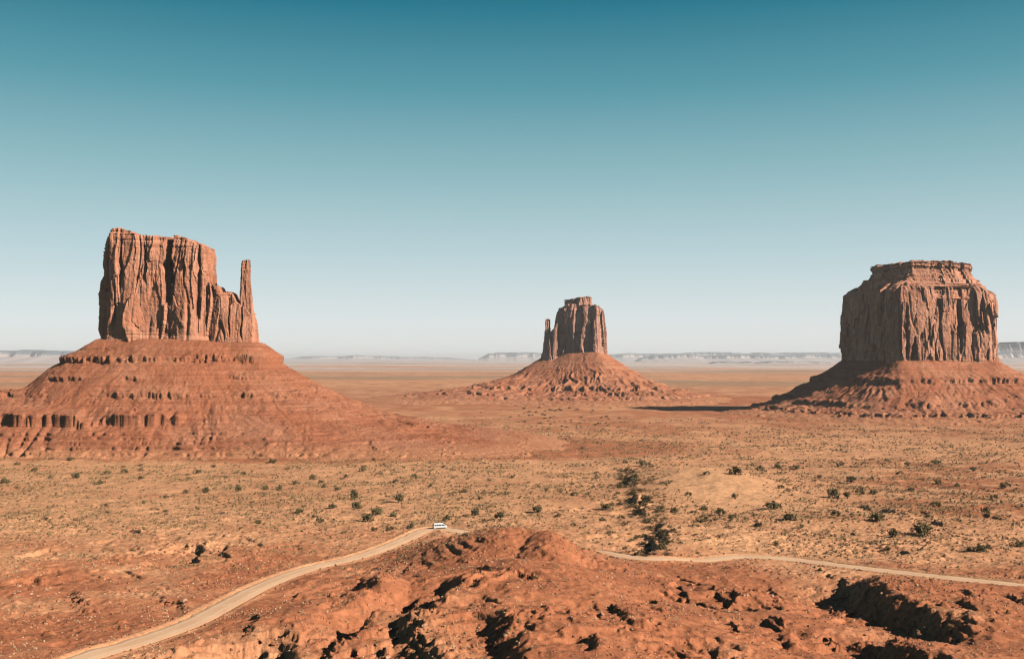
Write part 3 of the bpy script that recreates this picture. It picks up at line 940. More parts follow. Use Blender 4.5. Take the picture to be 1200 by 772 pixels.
o = cliff('cap', [P(663.5, 2880), P(664, 2862), P(680, 2836), P(692, 2836), P(693.5, 2870), P(688, 2910), P(668, 2915)], ez(364),
          [(ex(660), ez(351)), (ex(670), ez(350)), (ex(676), ez(348.5)), (ex(691), ez(347)), (ex(696), ez(349))], [(0, -2), (0.4, 0), (0.55, 2), (1, 3)], M['cliff_east'], east, 1.5, 1.0, 520,
          slab=3, flute=2, scale=0.9, toothy=0.5, ledges=1.6)
local(o, E0)
o = cliff('spire', [P(637.5, 2872), P(639.5, 2864), P(642.5, 2862), P(645.5, 2868), P(645, 2880), P(639, 2882)], ez(420),
          [(ex(630), ez(375)), (ex(641), ez(373)), (ex(643), ez(373)), (ex(650), ez(375))], [(0, -7), (0.2, -2), (0.5, 2.2), (0.8, 4.8), (0.9, 4.6), (1, 6)], M['cliff_east'], east, 0.9, 0.9, 540,
          slab=2.4, flute=2, scale=0.6, toothy=0.5, capbump=0.5)
local(o, E0)
o = cliff('saddle', [P(634, 2872), P(639, 2852), P(648, 2844), P(655, 2850), P(654, 2885), P(640, 2885)], ez(424),
          [(ex(630), ez(416)), (ex(637), ez(408)), (ex(642), ez(397)), (ex(645), ez(389)), (ex(649), ez(385)), (ex(655), ez(378))], [(0, -4), (0.3, 1), (1, 6)], M['cliff_east'], east, 1.0, 1.0, 560,
          slab=2.6, flute=2, scale=0.7, toothy=0.8, capbump=0.5)
local(o, E0)
epoly = [P(637, 2876), P(649, 2858), P(690, 2800), P(700, 2792), P(710, 2856), P(706, 2920), P(680, 2965), P(645, 2925)]
def east_talus(X, Y):
    dd = poly_sdf(X, Y, epoly)
    ang = np.arctan2(Y - 2880, X - 185)
    dd = dd + 10 * fbm(X, Y, 90, 3, 601)
    gul = np.abs(fbm(ang * 150 + 22 * fbm(X, Y, 70, 3, 602), dd * 0.12, 12, 4, 603))
    st = np.interp(dd, [-60, 0, 30, 75, 130, 180, 240, 330, 450], [26, 16, -6, -34, -62, -82, -97, -109, -128])
    lf = np.interp(dd, [-60, 0, 30, 85, 160, 260, 360, 470, 620], [20, 8, -12, -45, -72, -88, -98, -108, -128])
    wl = sstep(-1.9, -2.7, ang) + (ang > 2.0) * 1.0
    wl = np.clip(wl, 0, 1)
    z = st * (1 - wl) + lf * wl
    z = z + sstep(20, 110, dd) * (gul - 0.2) * 17 * (1 - sstep(180, 330, dd))
    m1 = sstep(-0.2, 0.3, fbm(X, Y, 60, 3, 611))
    nib = perlin(X / 17, Y / 17, 627) + 0.6 * perlin(X / 8, Y / 8, 628)
    z = terrace(z, -78 + 3 * fbm(X, Y, 140, 2, 613) + 3.5 * nib, 5.5, 9, m1, 0.9)
    z = terrace(z, -92 + 2 * fbm(X, Y, 140, 2, 614) + 3 * nib, 5.0, 7, m1, 0.8)
    z = terrace(z, -101 + 2 * fbm(X, Y, 140, 2, 615), 3.0, 5, 0.4 + 0.6 * m1, 0.8)
    rub = sstep(-0.1, 0.3, fbm(X, Y, 70, 3, 617))
    z = z + rub * (boulders(X, Y, 9, 621, 0.45) + 0.6 * boulders(X, Y, 16, 622, 0.2))
    return z + 2.4 * fbm(X, Y, 18, 4, 625) + 0.8 * fbm(X, Y, 5, 2, 626)
o, *_ = talus_mesh('talus', span((-520, -300, 8), (-300, 640, 2.1), (640, 820, 8)), span((2300, 2830, 1.9), (2830, 3000, 5), (3000, 3500, 16)), east_talus, M['talus_far'], east, ((110, 250), (2815, 2920)))
local(o, E0)

# ---- the right butte
MD = 2030
south = empty('sandstone_butte', (840, 2110, -112))
tag(south, 'massive flat-topped butte on the right, one face dark, the other sunlit and fluted', 'butte', 'sandstone buttes rising from the plain')
S0 = Vector(south.location)
def mz(py):
    return ray(600, py)[1] * MD
mx = lambda px: P(px, MD)[0]
mout = [P(986, 2150), P(1010, 2095), P(1040, 2030), P(1057, 1998), P(1075, 2002), P(1110, 2016), P(1145, 2022), P(1164, 2040), P(1169, 2085), P(1160, 2190), P(1100, 2250), P(1010, 2235)]
o = cliff('cliff', mout, mz(434), [(mx(980), mz(339)), (mx(1003), mz(336)), (mx(1010), mz(334)), (mx(1060), mz(329)), (mx(1150), mz(331)), (mx(1172), mz(336))],
          [(0, -4), (0.1, 0), (0.8, 3), (0.91, 5), (0.95, 14), (1, 30)], M['cliff_merrick'], south, 1.35, 1.25, 700,
          [(P(1072, 2000)[0], 8, 16, mz(440), mz(396)), (P(1128, 2018)[0], 6, 18, mz(392), mz(346)), (P(1098, 2010)[0], 4, 12, mz(372), mz(352)),
           (P(1153, 2025)[0], 6, 16, mz(404), mz(350)), (P(1088, 2005)[0], 4, 10, mz(425), mz(372)), (P(1064, 2000)[0], 4, 14, mz(420), mz(356)), (P(1141, 2020)[0], 3, 9, mz(425), mz(388))],
          slab=6.0, flute=6.0, scale=1.25, toothy=1.1, macro=9.0)
local(o, S0)
def shrink(poly, f, g=0.0):
    a = np.array(poly); c = a.mean(0)
    return [tuple(c + (p - c) * f + np.array((g, 0))) for p in a]
o = cliff('ledge', shrink(mout, 0.80), mz(350), [(mx(990), mz(331)), (mx(1012), mz(327)), (mx(1030), mz(324)), (mx(1140), mz(322)), (mx(1156), mz(325)), (mx(1170), mz(331))],
          [(0, -6), (0.3, -3), (0.45, 1), (0.7, 2), (0.8, 8), (1, 12)], M['cliff_merrick'], south, 1.5, 0.7, 740, slab=2.6, flute=1.5, scale=0.9, toothy=0.5, ledges=2.0)
local(o, S0)
o = cliff('cap', shrink(mout, 0.62, 3), mz(336), [(mx(1015), mz(312)), (mx(1028), mz(309.5)), (mx(1036), mz(308)), (mx(1050), mz(306.5)), (mx(1080), mz(304.5)), (mx(1120), mz(305)), (mx(1137), mz(307)), (mx(1150), mz(308))],
          [(0, -20), (0.12, -19), (0.16, -14), (0.3, -12), (0.34, -7), (0.48, -5.5), (0.52, -2), (0.64, -0.5), (0.68, 2.5), (0.76, 2.0), (0.8, -1), (0.96, 0), (1, 3)], M['cliff_merrick'], south, 1.4, 0.7, 780, slab=3, flute=1.6, scale=1.0, toothy=0.8, ledges=2.6, macro=5)
local(o, S0)
spoly = [P(985, 2150), P(1057, 1994), P(1110, 2010), P(1165, 2030), P(1170, 2090), P(1160, 2195), P(1100, 2255), P(1010, 2240)]
def south_talus(X, Y):
    dd = poly_sdf(X, Y, spoly)
    ang = np.arctan2(Y - 2110, X - 840)
    dd = dd + 7 * fbm(X, Y, 70, 3, 801)
    gul = np.abs(fbm(ang * 150 + 18 * fbm(X, Y, 60, 3, 802), dd * 0.25, 21, 4, 803))
    st = np.interp(dd, [-80, 0, 20, 50, 85, 120, 170, 240, 330], [4, -5, -18, -38, -60, -80, -99, -110, -128])
    z = st + sstep(12, 80, dd) * (gul - 0.2) * 13 * (1 - sstep(150, 260, dd))
    m1 = sstep(-0.2, 0.3, fbm(X, Y, 50, 3, 811))
    nib = perlin(X / 12, Y / 12, 827) + 0.6 * perlin(X / 5.5, Y / 5.5, 828)
    z = terrace(z, -43 + 2 * fbm(X, Y, 120, 2, 813) + 3 * nib, 5.0, 9, 0.3 + 0.7 * m1, 0.8)
    z = terrace(z, -86 + 3 * fbm(X, Y, 120, 2, 814) + 3 * nib, 5.0, 8, m1, 0.8)
    z = terrace(z, -101 + 2 * fbm(X, Y, 100, 2, 815) + 2 * nib, 3.8, 6, 0.3 + 0.7 * m1, 0.7)
    rub = sstep(-0.15, 0.25, fbm(X, Y, 50, 3, 817))
    z = z + rub * (boulders(X, Y, 11, 821, 0.4) + boulders(X, Y, 24, 822, 0.14, 0.32)) * 0.9
    return z + 2.0 * fbm(X, Y, 14, 4, 825) + 0.6 * fbm(X, Y, 4, 2, 826)
o, *_ = talus_mesh('talus', span((400, 1260, 1.6), (1260, 1420, 6)), span((1640, 2060, 1.4), (2060, 2200, 3), (2200, 2650, 14)), south_talus, M['talus'], south, ((700, 960), (2030, 2230)))
local(o, S0)

# ------------------------------------------------------------------ far mesas
def mesa(name, pts, D, depth, base, seed, mat):
    """a long low range: crest points as picture points at distance D, with sloping flanks and ragged rims"""
    A = np.array([P(a, D, b + (1.6 if D > 13000 else 0.6)) for a, b in pts])
    xs = np.linspace(A[0, 0], A[-1, 0], max(60, int((A[-1, 0] - A[0, 0]) / (D / 900))))
    zt = np.interp(xs, A[:, 0], A[:, 2])
    _, _, v, _ = worley(xs / (D * 0.012), xs * 0, seed)
    amp = np.clip((zt - base) / (D * 0.015), 0.05, 1)
    zt = zt + ((v - 0.5) * D * 0.0015 + fbm(xs, xs * 0, D * 0.02, 4, seed + 1) * D * 0.0024) * amp
    q = [(-0.9, 0), (-0.45, 0.30), (-0.16, 0.52), (-0.10, 0.92), (-0.05, 1.0), (0.4, 1.0), (0.5, 0.5), (1.0, 0)]
    n = fbm(xs, xs * 0, D * 0.02, 4, seed + 3)
    co = np.zeros((len(q), len(xs), 3))
    for i, (a, h) in enumerate(q):
        co[i, :, 0] = xs
        co[i, :, 1] = D + depth * (a + 0.35 * n * (1 if a < 0.3 else 0))
        co[i, :, 2] = base + (zt - base) * h
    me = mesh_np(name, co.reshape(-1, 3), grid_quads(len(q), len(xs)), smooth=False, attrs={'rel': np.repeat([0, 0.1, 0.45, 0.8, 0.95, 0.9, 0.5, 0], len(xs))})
    return tag(obj(name, me, mat), kind='structure')

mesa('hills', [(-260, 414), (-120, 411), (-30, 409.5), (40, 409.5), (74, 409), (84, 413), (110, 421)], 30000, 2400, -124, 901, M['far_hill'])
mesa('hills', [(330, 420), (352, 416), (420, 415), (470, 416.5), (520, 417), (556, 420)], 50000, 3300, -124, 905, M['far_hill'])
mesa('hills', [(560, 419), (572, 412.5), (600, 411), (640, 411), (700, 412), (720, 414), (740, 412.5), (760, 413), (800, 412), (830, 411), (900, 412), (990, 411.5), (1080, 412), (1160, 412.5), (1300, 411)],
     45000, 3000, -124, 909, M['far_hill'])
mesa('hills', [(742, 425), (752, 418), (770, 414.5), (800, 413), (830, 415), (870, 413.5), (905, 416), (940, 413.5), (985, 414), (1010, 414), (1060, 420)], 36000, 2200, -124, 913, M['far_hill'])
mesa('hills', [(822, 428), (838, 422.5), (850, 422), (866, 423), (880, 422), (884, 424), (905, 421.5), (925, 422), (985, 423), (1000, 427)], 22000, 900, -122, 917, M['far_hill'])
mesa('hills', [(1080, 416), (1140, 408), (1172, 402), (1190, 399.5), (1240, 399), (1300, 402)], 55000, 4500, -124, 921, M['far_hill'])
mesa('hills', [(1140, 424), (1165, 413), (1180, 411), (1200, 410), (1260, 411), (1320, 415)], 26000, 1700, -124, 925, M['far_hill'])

# ------------------------------------------------------------------ haze
HZ = bpy.data.materials.new('pale_haze')
HZ.use_nodes = True
t = HZ.node_tree
t.nodes.clear()
ho = t.nodes.new('ShaderNodeOutputMaterial')
pv = t.nodes.new('ShaderNodeVolumePrincipled')
pv.inputs['Color'].default_value = (0.82, 0.92, 1.0, 1)
pv.inputs['Density'].default_value = 2.3e-5
pv.inputs['Anisotropy'].default_value = 0.2
t.links.new(pv.outputs[0], ho.inputs['Volume'])
bx = np.array([(x, y, z) for z in (-160, 215) for y in (-7000, 75000) for x in (-60000, 60000)], float)
me = mesh_np('haze', bx, [(0, 2, 3, 1), (4, 5, 7, 6), (0, 1, 5, 4), (2, 6, 7, 3), (0, 4, 6, 2), (1, 3, 7, 5)], smooth=False)
tag(obj('haze', me, HZ), kind='stuff')

# ------------------------------------------------------------------ plants and stones
def shrub_mesh(name, seed, n_clump, leaves, leaf, flat=0.75, mat=None, spread=0.75):
    """unit crown, 2 wide: leaf-sized faces in uneven clumps round a few dark stems"""
    r = np.random.RandomState(seed)
    co, tr = [], []
    cl = []
    for i in range(n_clump):
        a = r.uniform(0, 2 * np.pi); q = spread * math.sqrt(r.uniform(0, 1))
        h = r.uniform(0.25, 0.85) * (1.1 - 0.5 * q)
        cl.append((q * math.cos(a), q * math.sin(a), h, r.uniform(0.26, 0.46)))
    for cx, cy, cz, cr in cl:
        for j in range(leaves):
            v = r.normal(size=3); v /= np.linalg.norm(v)
            p = np.array((cx, cy, cz)) + v * cr * r.uniform(0.55, 1.05) * np.array((1, 1, 0.85))
            p[2] = max(p[2], 0.03)
            a = r.normal(size=3) + v * 0.3; a /= np.linalg.norm(a)
            b = np.cross(a, v + 0.4 * r.normal(size=3)); b /= np.linalg.norm(b) + 1e-6
            s = leaf * r.uniform(0.6, 1.4)
            k = len(co)
            co += [p + a * s, p - a * s * 0.6 + b * s * 0.7, p - a * s * 0.6 - b * s * 0.7]
            tr.append((k, k + 1, k + 2))
    co = np.array(co)
    co[:, 2] *= flat
    co[:, 2] -= 0.02
    me = mesh_np(name, co, tris=tr, smooth=False)
    me.materials.append(mat)
    return me

def trunk_mesh(name, seed):
    r = np.random.RandomState(seed)
    co, q = [], []
    for i in range(4):
        a = r.uniform(0, 2 * np.pi)
        tip = np.array((0.45 * math.cos(a), 0.45 * math.sin(a), r.uniform(0.45, 0.75)))
        base = np.array((0.05 * math.cos(a), 0.05 * math.sin(a), -0.12))
        mid = base * 0.5 + tip * 0.5 + np.array((0, 0, 0.06)) - 0.1 * np.array((math.cos(a), math.sin(a), 0))
        k = len(co)
        for p, w in ((base, 0.075), (mid, 0.05), (tip, 0.02)):
            for j in range(6):
                b = j * math.pi / 3
                co.append(p + w * np.array((math.cos(b), math.sin(b), 0)))
        for lv in range(2):
            for j in range(6):
                j2 = (j + 1) % 6
                q.append((k + lv * 6 + j, k + lv * 6 + j2, k + lv * 6 + 6 + j2, k + lv * 6 + 6 + j))
    me = mesh_np(name, np.array(co), q)
    me.materials.append(M['bark'])
    return me

CROWNS = [shrub_mesh('juniper_crown', 10 + i, 11, 46, 0.105, 0.85, M['juniper']) for i in range(5)]
TRUNKS = [trunk_mesh('juniper_trunk', 30 + i) for i in range(3)]
DARKS = [shrub_mesh('dark_shrub', 40 + i, 8, 34, 0.12, 0.8, M['juniper']) for i in range(5)]
DRYS = [shrub_mesh('dry_shrub', 50 + i, 8, 26, 0.11, 0.7, M['dry_shrub']) for i in range(4)]
SAGES = [shrub_mesh('sagebrush', 60 + i, 6, 22, 0.14, 0.75, M['sage'], 0.5) for i in range(4)]
rng = np.random.RandomState(5)

def put(name, me, x, y, size, label, cat, group, hgt=1.0, sink=0.0):
    o = bpy.data.objects.new(name, me)
    o.location = (x, y, float(ZT(x, y)) - sink)
    o.rotation_euler = (0, 0, rng.uniform(0, 6.28))
    o.scale = (size, size, size * hgt)
    tag(o, label, cat, group)
    return link(o)

def GT(px, py):
    u, v = ray(px, py)
    Dd = np.concatenate([np.arange(215, 900, 0.4), np.arange(900, 4000, 2.0)])
    hit = ZT(u * Dd, Dd) >= v * Dd
    if not hit.any():
        return u * 3500, 3500.0
    i = int(np.argmax(hit))
    return u * Dd[i], Dd[i]

# junipers large enough to show a trunk: picture point, width in pixels, what sets each apart
JUNIPERS = [
    (1079, 628, 26, 0.75, 'largest dark green juniper, wide and spreading, above the right stretch of road'),
    (1046, 629, 13, 1.05, 'small juniper with a leaning open crown, just left of the largest juniper'),
    (907, 597, 17, 0.8, 'round dark juniper standing alone on orange sand near the dune'),
    (861, 556, 15, 0.8, 'dark juniper on the far side of the smooth orange dune'),
    (467, 589, 13, 1.0, 'tall rounded juniper up the slope from the white van'),
    (415, 585, 11, 1.3, 'narrow upright juniper, tallest of those left of the van'),
    (443, 603, 16, 0.8, 'broad dark juniper in the thicket left of the van'),
    (431, 610, 14, 0.9, 'brownish juniper at the lower edge of the thicket left of the van'),
    (418, 596, 13, 0.8, 'low dark juniper at the left of the thicket beside the van'),
    (586, 609, 12, 1.0, 'round juniper on bare sand right of the van'),
    (557, 604, 11, 1.0, 'pale thin juniper between the van and the round juniper'),
    (631, 600, 14, 0.85, 'flat dark juniper out on the sand, in line with the middle butte'),
    (712, 597, 16, 0.75, 'spreading juniper at the left bank of the shaded gully'),
    (977, 583, 17, 0.8, 'long low juniper, left one of the row above the red bank'),
    (993, 584, 10, 1.0, 'round juniper, second from the left in the row above the red bank'),
    (1027, 611, 18, 0.75, 'wide grey green juniper just below the red bank'),
    (927, 610, 18, 0.65, 'low dark juniper spreading on the sand below the lone round one'),
    (1153, 646, 18, 0.7, 'ragged grey juniper over the right end of the road'),
    (1137, 646, 11, 0.7, 'short juniper touching the ragged grey one at right'),
    (843, 604, 14, 0.8, 'dark juniper, largest of the cluster right of the gully'),
    (279, 576, 9, 1.0, 'round juniper on the tan plain under the spire'),
    (350, 602, 11, 0.85, 'dark juniper at the left of the line of shrubs crossing the slope'),
    (390, 596, 9, 0.95, 'upright juniper at the right of the line of shrubs crossing the slope'),
    (89, 560, 12, 0.65, 'dark wide juniper on the plain below the left butte'),
    (997, 566, 15, 0.7, 'bushy juniper on reddish ground above the red bank'),
]
for i, (px, py, w, hg, lab) in enumerate(JUNIPERS):
    x, y = GT(px, py)
    s = 0.5 * w * y / FOC * 1.12
    t = empty('juniper_tree', (x, y, float(ZT(x, y)) - 0.05), rng.uniform(0, 6.28))
    t.scale = (s, s, s * hg * 1.6)
    tag(t, lab, 'tree', 'junipers scattered over the sand')
    c = obj('crown', CROWNS[i % 5], None, t); c.location = (0, 0, 0.10)
    obj('trunk', TRUNKS[i % 3], None, t)

SHRUB_PX = [(126, 556, 9), (146, 554, 8), (166, 561, 8), (116, 567, 9), (194, 584, 7), (218, 578, 8), (242, 577, 12), (312, 573, 9), (327, 573, 8), (346, 568, 8),
    (367, 562, 11), (375, 612, 11), (319, 543, 11), (5, 566, 12), (83, 540, 9), (169, 590, 7), (303, 613, 8), (375, 566, 8), (379, 571, 7), (232, 555, 8), (425, 552, 9),
    (464, 565, 9), (487, 559, 8), (462, 605, 11), (438, 623, 10), (457, 622, 10), (482, 619, 12), (525, 609, 10), (543, 577, 9), (563, 585, 7), (567, 612, 8), (673, 581, 9),
    (655, 605, 9), (706, 610, 9), (751, 546, 11), (554, 535, 7), (727, 571, 13), (792, 600, 12), (760, 613, 11), (633, 525, 6), (682, 527, 6), (672, 616, 7), (890, 550, 9),
    (912, 548, 10), (932, 550, 11), (861, 584, 10), (1008, 579, 11), (1023, 579, 11), (1021, 562, 7), (1063, 546, 8), (1097, 545, 12), (1054, 556, 9), (1101, 567, 10),
    (1121, 570, 8), (1178, 572, 13), (979, 605, 12), (889, 618, 11), (825, 598, 12), (823, 611, 13), (858, 609, 10), (915, 573, 8), (1097, 593, 12), (1157, 601, 13),
    (1192, 640, 14), (1040, 645, 8), (807, 581, 9), (828, 556, 8), (908, 639, 9), (938, 618, 8), (395, 575, 8), (405, 560, 7), (505, 570, 7), (600, 560, 6), (700, 560, 7),
    (640, 575, 6), (250, 548, 7), (40, 552, 8), (60, 560, 7), (20, 545, 7), (285, 556, 7), (438, 540, 6), (520, 548, 6), (960, 560, 8), (985, 545, 8), (1140, 552, 9), (1165, 585, 9), (1068, 575, 8)]
for i, (px, py, w) in enumerate(SHRUB_PX):
    x, y = GT(px, py)
    s = 0.5 * w * y / FOC * 1.12
    zone = ('on the tan plain below the left butte' if px < 330 and py < 595 else 'on the slope left of the white van' if px < 500 else
            'on the open sand between the van and the gully' if px < 735 else 'near the shaded gully and the dune' if px < 870 else 'on the flat below the right butte')
    put('desert_shrub', DARKS[i % 5], x, y, s, 'small dark rounded shrub ' + zone, 'shrub', 'dark shrubs ' + zone, rng.uniform(1.15, 1.6))
# shrubs in the shaded gully
gp = spline([(768, 652), (772, 632), (768, 604), (755, 578), (745, 548)], 1.0)
for i in range(110):
    a, b = gp[rng.randint(len(gp))]
    px, py = a + rng.normal(-7, 17), b + rng.normal(0, 6)
    x, y = GT(px, py)
    put('desert_shrub', (DARKS + DRYS)[rng.randint(9)], x, y, 0.5 * rng.uniform(5, 11) * y / FOC, 'dark shrub crowded along the shaded gully right of centre', 'shrub',
        'shrubs along the gully', rng.uniform(1.0, 1.4))
for i in range(100):
    py = rng.uniform(548, 654)
    px = rng.normal(742 + (py - 548) * 0.18, 26 + (py - 548) * 0.16)
    x, y = GT(px, py)
    if float(RD(x, y)) < ROAD_W + 3:
        continue
    put('dry_shrub', DRYS[i % 4], x, y, 0.5 * rng.uniform(4, 9) * y / FOC, 'dry brown shrub in the broad wash beside the orange dune', 'shrub', 'dry shrubs in the wash', rng.uniform(0.9, 1.3))
# far specks before the middle butte
for i in range(64):
    px, py = rng.normal(648, 42), rng.uniform(478, 503)
    x, y = GT(px, py)
    put('desert_shrub', DARKS[i % 5], x, y, 0.5 * rng.uniform(2.5, 6) * y / FOC, 'tiny far shrub in the scatter before the middle butte', 'shrub', 'far shrubs before the middle butte', 0.9)
# drier brown shrubs everywhere on the flat
for i in range(195):
    px, py = rng.uniform(-10, 1210), 536 + 112 * rng.uniform(0, 1) ** 1.1
    x, y = GT(px, py)
    if float(RD(x, y)) < ROAD_W + 3 or y < 395 or y > 1500:
        continue
    side = 'left of the van' if px < 510 else 'between the van and the gully' if px < 735 else 'on the right half of the flat'
    put('dry_shrub', DRYS[i % 4], x, y, 0.5 * rng.uniform(3.5, 9.5) * y / FOC, 'dry brown shrub on the sandy flat ' + side, 'shrub', 'dry shrubs ' + side, rng.uniform(0.9, 1.3))
# pale sage in front
n = 0
SAGE_C = [(612, 662, 22, 7), (660, 684, 26, 6), (350, 725, 40, 24), (400, 700, 25, 12), (470, 720, 40, 24), (690, 740, 80, 22), (900, 740, 90, 22), (1050, 735, 60, 25), (560, 740, 60, 22),
          (1150, 720, 40, 20), (1060, 735, 40, 16), (1000, 705, 30, 14), (600, 750, 26, 16), (500, 745, 30, 18), (200, 745, 60, 14), (1040, 690, 80, 8), (120, 690, 70, 18), (480, 668, 60, 8)]
while n < 280:
    cx, cy, sx, sy = SAGE_C[rng.randint(len(SAGE_C))]
    px, py = rng.normal(cx, sx), rng.normal(cy, sy)
    if not (0 < px < 1200 and 640 < py < 772):
        continue
    x, y = GT(px, py)
    if float(RD(x, y)) < ROAD_W + 1.5:
        continue
    n += 1
    side = 'on the dark ridge at lower left' if px < 480 else 'on the red hill in front of the van' if px < 760 else 'on the broken ground at lower right'
    put('sagebrush', SAGES[n % 4], x, y, 0.5 * rng.uniform(3.0, 7.0) * y / FOC, 'pale tuft of sagebrush ' + side, 'sagebrush', 'sagebrush ' + side, rng.uniform(0.7, 1.0))

# ---- ground cover that nobody could count
def sample_flat(n, y0, y1, seed):
    r = np.random.RandomState(seed)
    yy = r.uniform(y0, y1, n)
    vv = np.array([ray(600, q)[1] for q in np.linspace(y0, y1, 200)])
    v = np.interp(yy, np.linspace(y0, y1, 200), vv)
    Dt = np.geomspace(150, 6000, 800)
    sl = np.interp(Dt, PROF[:, 0], PROF[:, 1]) / Dt
    Dd = np.interp(v, sl, Dt)
    X = r.uniform(-0.56, 0.56, n) * Dd
    return X, Dd, r

def merge_tufts(name, X, Y, size, r, mat, sides=5, blades=True):
    """many low irregular tufts as one ground cover mesh"""
    n = len(X)
    Z = ZT(X, Y)
    a0 = r.uniform(0, 6.28, n)
    co = np.zeros((n, sides + 2, 3))
    for j in range(sides):
        a = a0 + j * 2 * np.pi / sides + r.normal(0, 0.25, n)
        q = size * r.uniform(0.55, 1.1, n)
        co[:, j] = np.stack([X + q * np.cos(a), Y + q * np.sin(a), Z + size * r.uniform(-0.1, 0.35, n)], -1)
    for j in (0, 1):
        co[:, sides + j] = np.stack([X + size * r.normal(0, 0.3, n), Y + size * r.normal(0, 0.3, n), Z + size * r.uniform(0.5, 1.1, n)], -1)
    b = (np.arange(n) * (sides + 2))[:, None]
    tr = []
    for j in range(sides):
        tr.append(np.concatenate([b + j, b + (j + 1) % sides, b + sides + (j % 2)], 1))
    tr.append(np.concatenate([b + 0, b + sides, b + sides + 1], 1))
    me = mesh_np(name, co.reshape(-1, 3), tris=np.concatenate(tr), smooth=False)
    return obj(name, me, mat)

def cover(n, y0, y1, seed, lo, hi, vegmin, power=1.0):
    X, Y, r = sample_flat(n, y0, y1, seed)
    _, vg, sd = zones(X, Y)
    pat = (sstep(-0.15, 0.4, fbm(X, Y, 24, 3, seed + 1)) * 0.85 + 0.15) * (0.2 + 0.8 * sstep(-0.25, 0.2, fbm(X, Y, 110, 3, 1900)))
    keep = (r.uniform(0, 1, n) < np.clip(vg, vegmin, 1) * pat) & (RD(X, Y) > ROAD_W + 1) & (sd < 0.75)
    X, Y = X[keep], Y[keep]
    return X, Y, r.uniform(lo, hi, len(X)) * Y / FOC * 0.5 * (Y / 600.0) ** -0.25, r

X, Y, s, r = cover(110000, 500, 668, 1001, 1.6, 4.4, 0.14)
tag(merge_tufts('scrub', X, Y, s, r, M['straw']), kind='stuff')
X, Y, s, r = cover(75000, 490, 668, 1003, 1.6, 4.8, 0.16)
tag(merge_tufts('undergrowth', X, Y, s, r, M['dry_shrub']), kind='stuff')
X, Y, s, r = cover(12000, 640, 790, 1005, 1.2, 3.4, 0.4)
tag(merge_tufts('grass', X, Y, s, r, M['sage']), kind='stuff')

def rock_mesh(name, seed, mat):
    r = np.random.RandomState(seed)
    bm = bmesh.new()
    bmesh.ops.create_icosphere(bm, subdivisions=2, radius=1.0)
    pl = [(Vector(r.normal(size=3)).normalized(), r.uniform(0.5, 0.85)) for _ in range(9)]
    sc_ = (1.0, r.uniform(0.65, 0.95), r.uniform(0.5, 0.8))
    for v in bm.verts:
        for nrm, dd in pl:
            k = v.co.dot(nrm) - dd
            if k > 0:
                v.co -= nrm * k
        v.co += Vector(r.normal(size=3)) * 0.03
        v.co = Vector((v.co.x * sc_[0], v.co.y * sc_[1], v.co.z * sc_[2]))
    me = bpy.data.meshes.new(name)
    bm.to_mesh(me); bm.free()
    me.materials.append(mat)
    return me
ROCKS = [rock_mesh('boulder', 70 + i, M['rock']) for i in range(6)] + [rock_mesh('boulder', 80 + i, M['pale_rock']) for i in range(3)]

# boulders that can be told apart
for px, py, w, lab in [(868, 664, 14, 'lone dark red boulder beside the bend of the right road'),
                       (800, 690, 26, 'large block of red rock with a black shaded side, below the right road'),
                       (1051, 700, 9, 'single dark boulder on the red slope below the right road'),
                       (963, 678, 8, 'dark boulder in the row of stones just below the right road'),
                       (508, 694, 10, 'reddish boulder on the rim of the shaded bank at lower centre'),
                       (595, 688, 8, 'small boulder at the top end of the shaded bank in the centre')]:
    x, y = GT(px, py)
    put('boulder', ROCKS[int(px) % 6], x, y, 0.5 * w * y / FOC, lab, 'boulder', None, 0.95, 0.3)
n = 0
ROCK_C = [(690, 730, 40, 22), (760, 740, 50, 20), (590, 745, 60, 18), (500, 745, 40, 18), (900, 712, 60, 16), (850, 745, 60, 20), (960, 690, 70, 8), (1080, 740, 50, 22), (340, 745, 40, 18), (1030, 710, 30, 14), (1090, 742, 34, 10), (600, 745, 16, 14), (500, 740, 20, 16),
          (80, 704, 24, 9), (212, 712, 14, 8), (180, 696, 34, 10), (230, 650, 26, 8), (1150, 700, 40, 16)]
while n < 285:
    cx, cy, sx, sy = ROCK_C[rng.randint(len(ROCK_C))]
    px, py = rng.normal(cx, sx), rng.normal(cy, sy)
    if not (0 < px < 1200 and 630 < py < 772):
        continue
    x, y = GT(px, py)
    if float(RD(x, y)) < ROAD_W + 1.5:
        continue
    n += 1
    side = 'on the slope left of the road' if px < 300 else 'on the shaded ridges at lower left' if px < 560 else 'on the red slope at lower centre' if px < 820 else 'on the broken ground at lower right'
    put('boulder', ROCKS[n % 9], x, y, 0.5 * (3.0 + 6.5 * rng.uniform() ** 2) * y / FOC, 'angular red boulder ' + side, 'boulder', 'boulders ' + side, rng.uniform(0.7, 1.0), 0.12)
# stones pushed to the edges of the track
cnt = 0
for i in range(0, len(ROAD)):
    x0, y0 = ROAD[i]
    if not (240 < y0 < 510) or abs(x0) > 0.51 * y0:
        continue
    for sgn in (-1, 1):
        if rng.uniform() < 0.5:
            q = sgn * (ROAD_W + rng.uniform(1.0, 2.4))
            x, y = x0 + nor[i, 0] * q, y0 + nor[i, 1] * q
            cnt += 1
            side = 'left stretch' if x < -20 else 'right stretch'
            put('roadside_stone', ROCKS[rng.randint(6)], x, y, rng.uniform(0.45, 0.95), 'small stone lined up along the edge of the ' + side + ' of the track', 'stone',
                'stones along the ' + side + ' of the track', rng.uniform(0.7, 1.0), 0.08)

